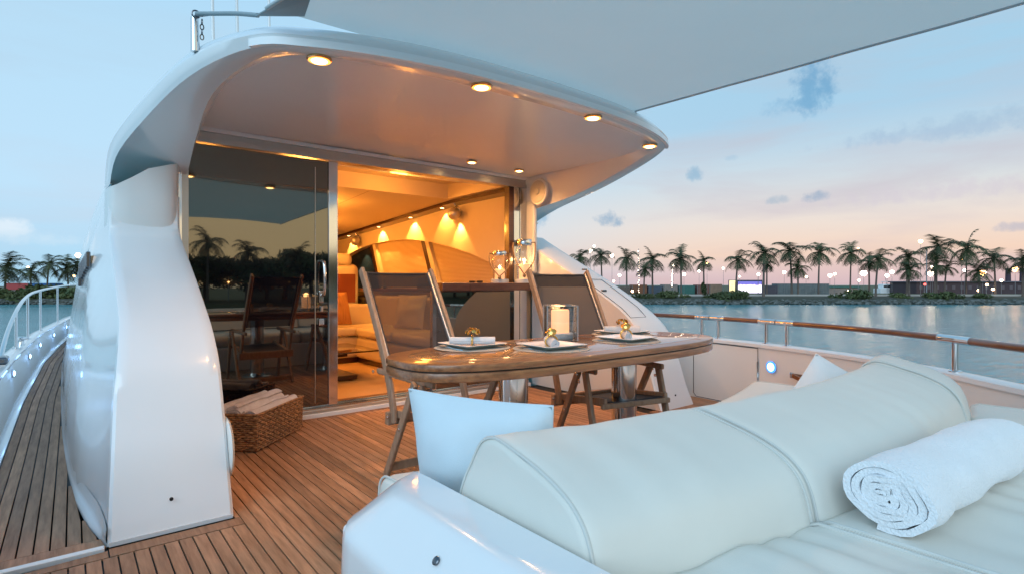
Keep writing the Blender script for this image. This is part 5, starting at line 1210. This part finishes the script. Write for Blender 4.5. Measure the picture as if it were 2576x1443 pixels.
hw = 165/FPX*(DB+30); MB().box(-hw,hw,0,8,0,2.35).build('wall', mat('warehouse_wall', (.07,.05,.06), .8, noise_amt=.2, nscale=.4), wh); MB().box(-hw-.3,hw+.3,-.3,8.3,2.35,2.6).build('roof', mat('warehouse_roof', (.10,.10,.13), .7), wh)
for k in range(16): MB().box(-hw+hw*2*(k+.3)/16,-hw+hw*2*(k+.7)/16,-.05,-.002,.9,1.7).build('window', mat('warehouse_window', (.10,.09,.11), .3) if k == 0 else MATS['warehouse_window'], wh)
for px, lb in ((2535,'left dark chimney stack behind the right palms'),(2571,'right dark chimney stack at the photo edge')):
    t = thing('chimney_stack', lb, 'chimney', PX(px, DB+34, -.86)); MB().tube([(0,0,0),(0,0,5.2)], [.55,.45], 14).build('stack', mat('stack_paint', (.05,.035,.05), .8) if 'stack_paint' not in MATS else MATS['stack_paint'], t, smooth=50); MB().lathe([(.52,5.0),(.52,5.3),(.4,5.35)],14).build('stack_rim', MATS['stack_paint'], t)
def boat(px, w_px, lb, sc_=1):
    t = thing('motor_yacht', lb, 'boat', PX(px, DB+40, -.9), -YAW, 'moored boats beyond the far quay'); d = DB+40; L_ = w_px/FPX*d; h = .9*sc_
    pr_ = [(-L_/2,.0),(L_/2*.8,0),(L_/2,h*1.1),(-L_/2,h)]
    MB().ring_loft([[Vector((x,y,z)) for x, z in pr_] for y in (-1.2,1.2)]).build('hull', GEL, t)
    MB().box(-L_*.35,L_*.22,-.9,.9,h,h*1.9).build('cabin', GEL, t, bevel=.1); MB().box(-L_*.33,L_*.20,-.93,-.905,h*1.2,h*1.6).build('window', BLACK, t)
    MB().box(-L_*.25,L_*.05,-.7,.7,h*2.3,h*2.4).build('roof', GEL, t); MB().tube([(-L_*.1,0,h*1.9),(-L_*.15,0,h*3.6)], .05, 6).build('mast', POLE, t); MB().tube([(-L_*.2,.5,h*1.8),(-L_*.2,.5,h*2.35)], .04, 6).build('roof_post', POLE, t)
boat(2235, 60, 'white motor yacht with flybridge moored behind the bushy palm', 1.2); boat(2305, 52, 'second moored white yacht right of the first'); boat(1462,40,'small moored boat low behind the wing wall slope')
sh_ = thing('port_shed', 'low teal roofed shed behind the central palm', 'shed', PX(2120, DB+28, -.86), -YAW); MB().box(-3.2,3.2,0,3,0,1.25).build('wall', cmats[3], sh_); MB().box(-3.4,3.4,-.2,3.2,1.25,1.5).build('roof', cmats[4], sh_)
for px, lb, m_ in ((45,'red roofed shed at the left edge of the shore',mat('red_shed', (.38,.06,.06), .7)),(98,'blue shed behind the left palms',mat('blue_shed', (.03,.12,.32), .7))):
    t = thing('shore_shed', lb, 'shed', PX(px, DB+26, -.86), -YAW); w_ = 27/FPX*(DB+26); MB().box(-w_,w_,0,3,0,1.7).build('wall', cmats[3], t); MB().box(-w_-.1,w_+.1,-.1,3.1,.9,2.2).build('roof', m_, t)
cr_mat = mat('motorbike_flare', (1,.8,.6), .4, emit=(1,.62,.35), estr=16)
for px, py, lb in ((2497,727,'right bright car headlight on the shore road'),(2461,730,'left car headlight on the shore road'),(2482,716,'bluish car light above the headlights'),(2326,715,'red traffic signal beside the lamp post'),(1590,732,'car headlight low on the road near the lit flagpole'),(2133,732,'car lights under the central palm'),(2160,705,'violet stall light behind the central palm')):
    t = thing('car_light', lb, 'car light', PX(px, DB+9, -.86), 0, 'vehicle lights on the shore road'); z = zpy(py,DB+9)+.86
    MB().lathe([(0,-.2),(.18,-.1),(.22,0),(.16,.14),(0,.2)],10,(0,0,z)).build('lens', cr_mat if 'red' not in lb else mat('red_signal', (1,.1,.1), .4, emit=(1,.1,.08), estr=4), t, smooth=60); MB().tube([(0,.1,0),(0,.1,z)], .04, 5).build('bracket', POLE, t)
# ---- aft shore (seen mirrored in the door glass)
rows = [[Vector((x,-60,WZ0-.4)), Vector((x,-62,-1.2)), Vector((x,-66,-.9)), Vector((x,-300,-.9))] for x in range(-160,260,20)]
struct(MB().sheet([r[::-1] for r in rows]).build('aft_shore', GRASS))
TM = [(MB().tube([(0,0,-.3),(.1,0,1.6),(.3,.1,3.4)], [.3,.22,.14], 8).mesh('trunk'), foliage_mesh(90+i, 3.6, 3.0, 2.3, 3200, .30, 10)) for i in range(3)]
rg = random.Random(4)
tl = ['broad dark shore tree astern, number ']
for k in range(34):
    x = -34+3.2*k+rg.uniform(-1,1); y = -65.5-rg.uniform(0,6)
    t = thing('shore_tree', 'broad dark leafy tree on the shore astern, seen mirrored in the glass door', 'tree', (x,y,-.9), rg.uniform(0,6), 'trees on the shore astern'); s_ = rg.uniform(.85,1.25); t.scale = (s_,s_,s_)
    tm, fm = TM[k % 3]; link('trunk', tm, t, BARK, 60); c = link('crown', fm, t, LEAF); c.location = (.2,0,2.9)
for k, x in enumerate((-8,3,8.5,13,17.5,24,31)):
    palm(0, (5.2,6.0,5.6,6.8,6.2,5.6,6.0)[k], 'tall palm rising over the trees on the shore astern, mirrored in the glass door', grp='palms on the shore astern', crown=1.8, pos=Vector((x,-64.5-(k%3),-.9)), seed=k % 6)
for k, x in enumerate((2,7,11,15,22)):
    t = thing('street_lamp', 'small warm light among the trees on the shore astern', 'street lamp', (x,-63.2,-.9), 0, 'lights on the shore astern'); MB().tube([(0,0,0),(0,0,2.2)], .05, 6).build('pole', POLE, t); MB().lathe([(0,-.12),(.12,0),(0,.12)],8,(0,0,2.25)).build('lamp_head', LO, t)
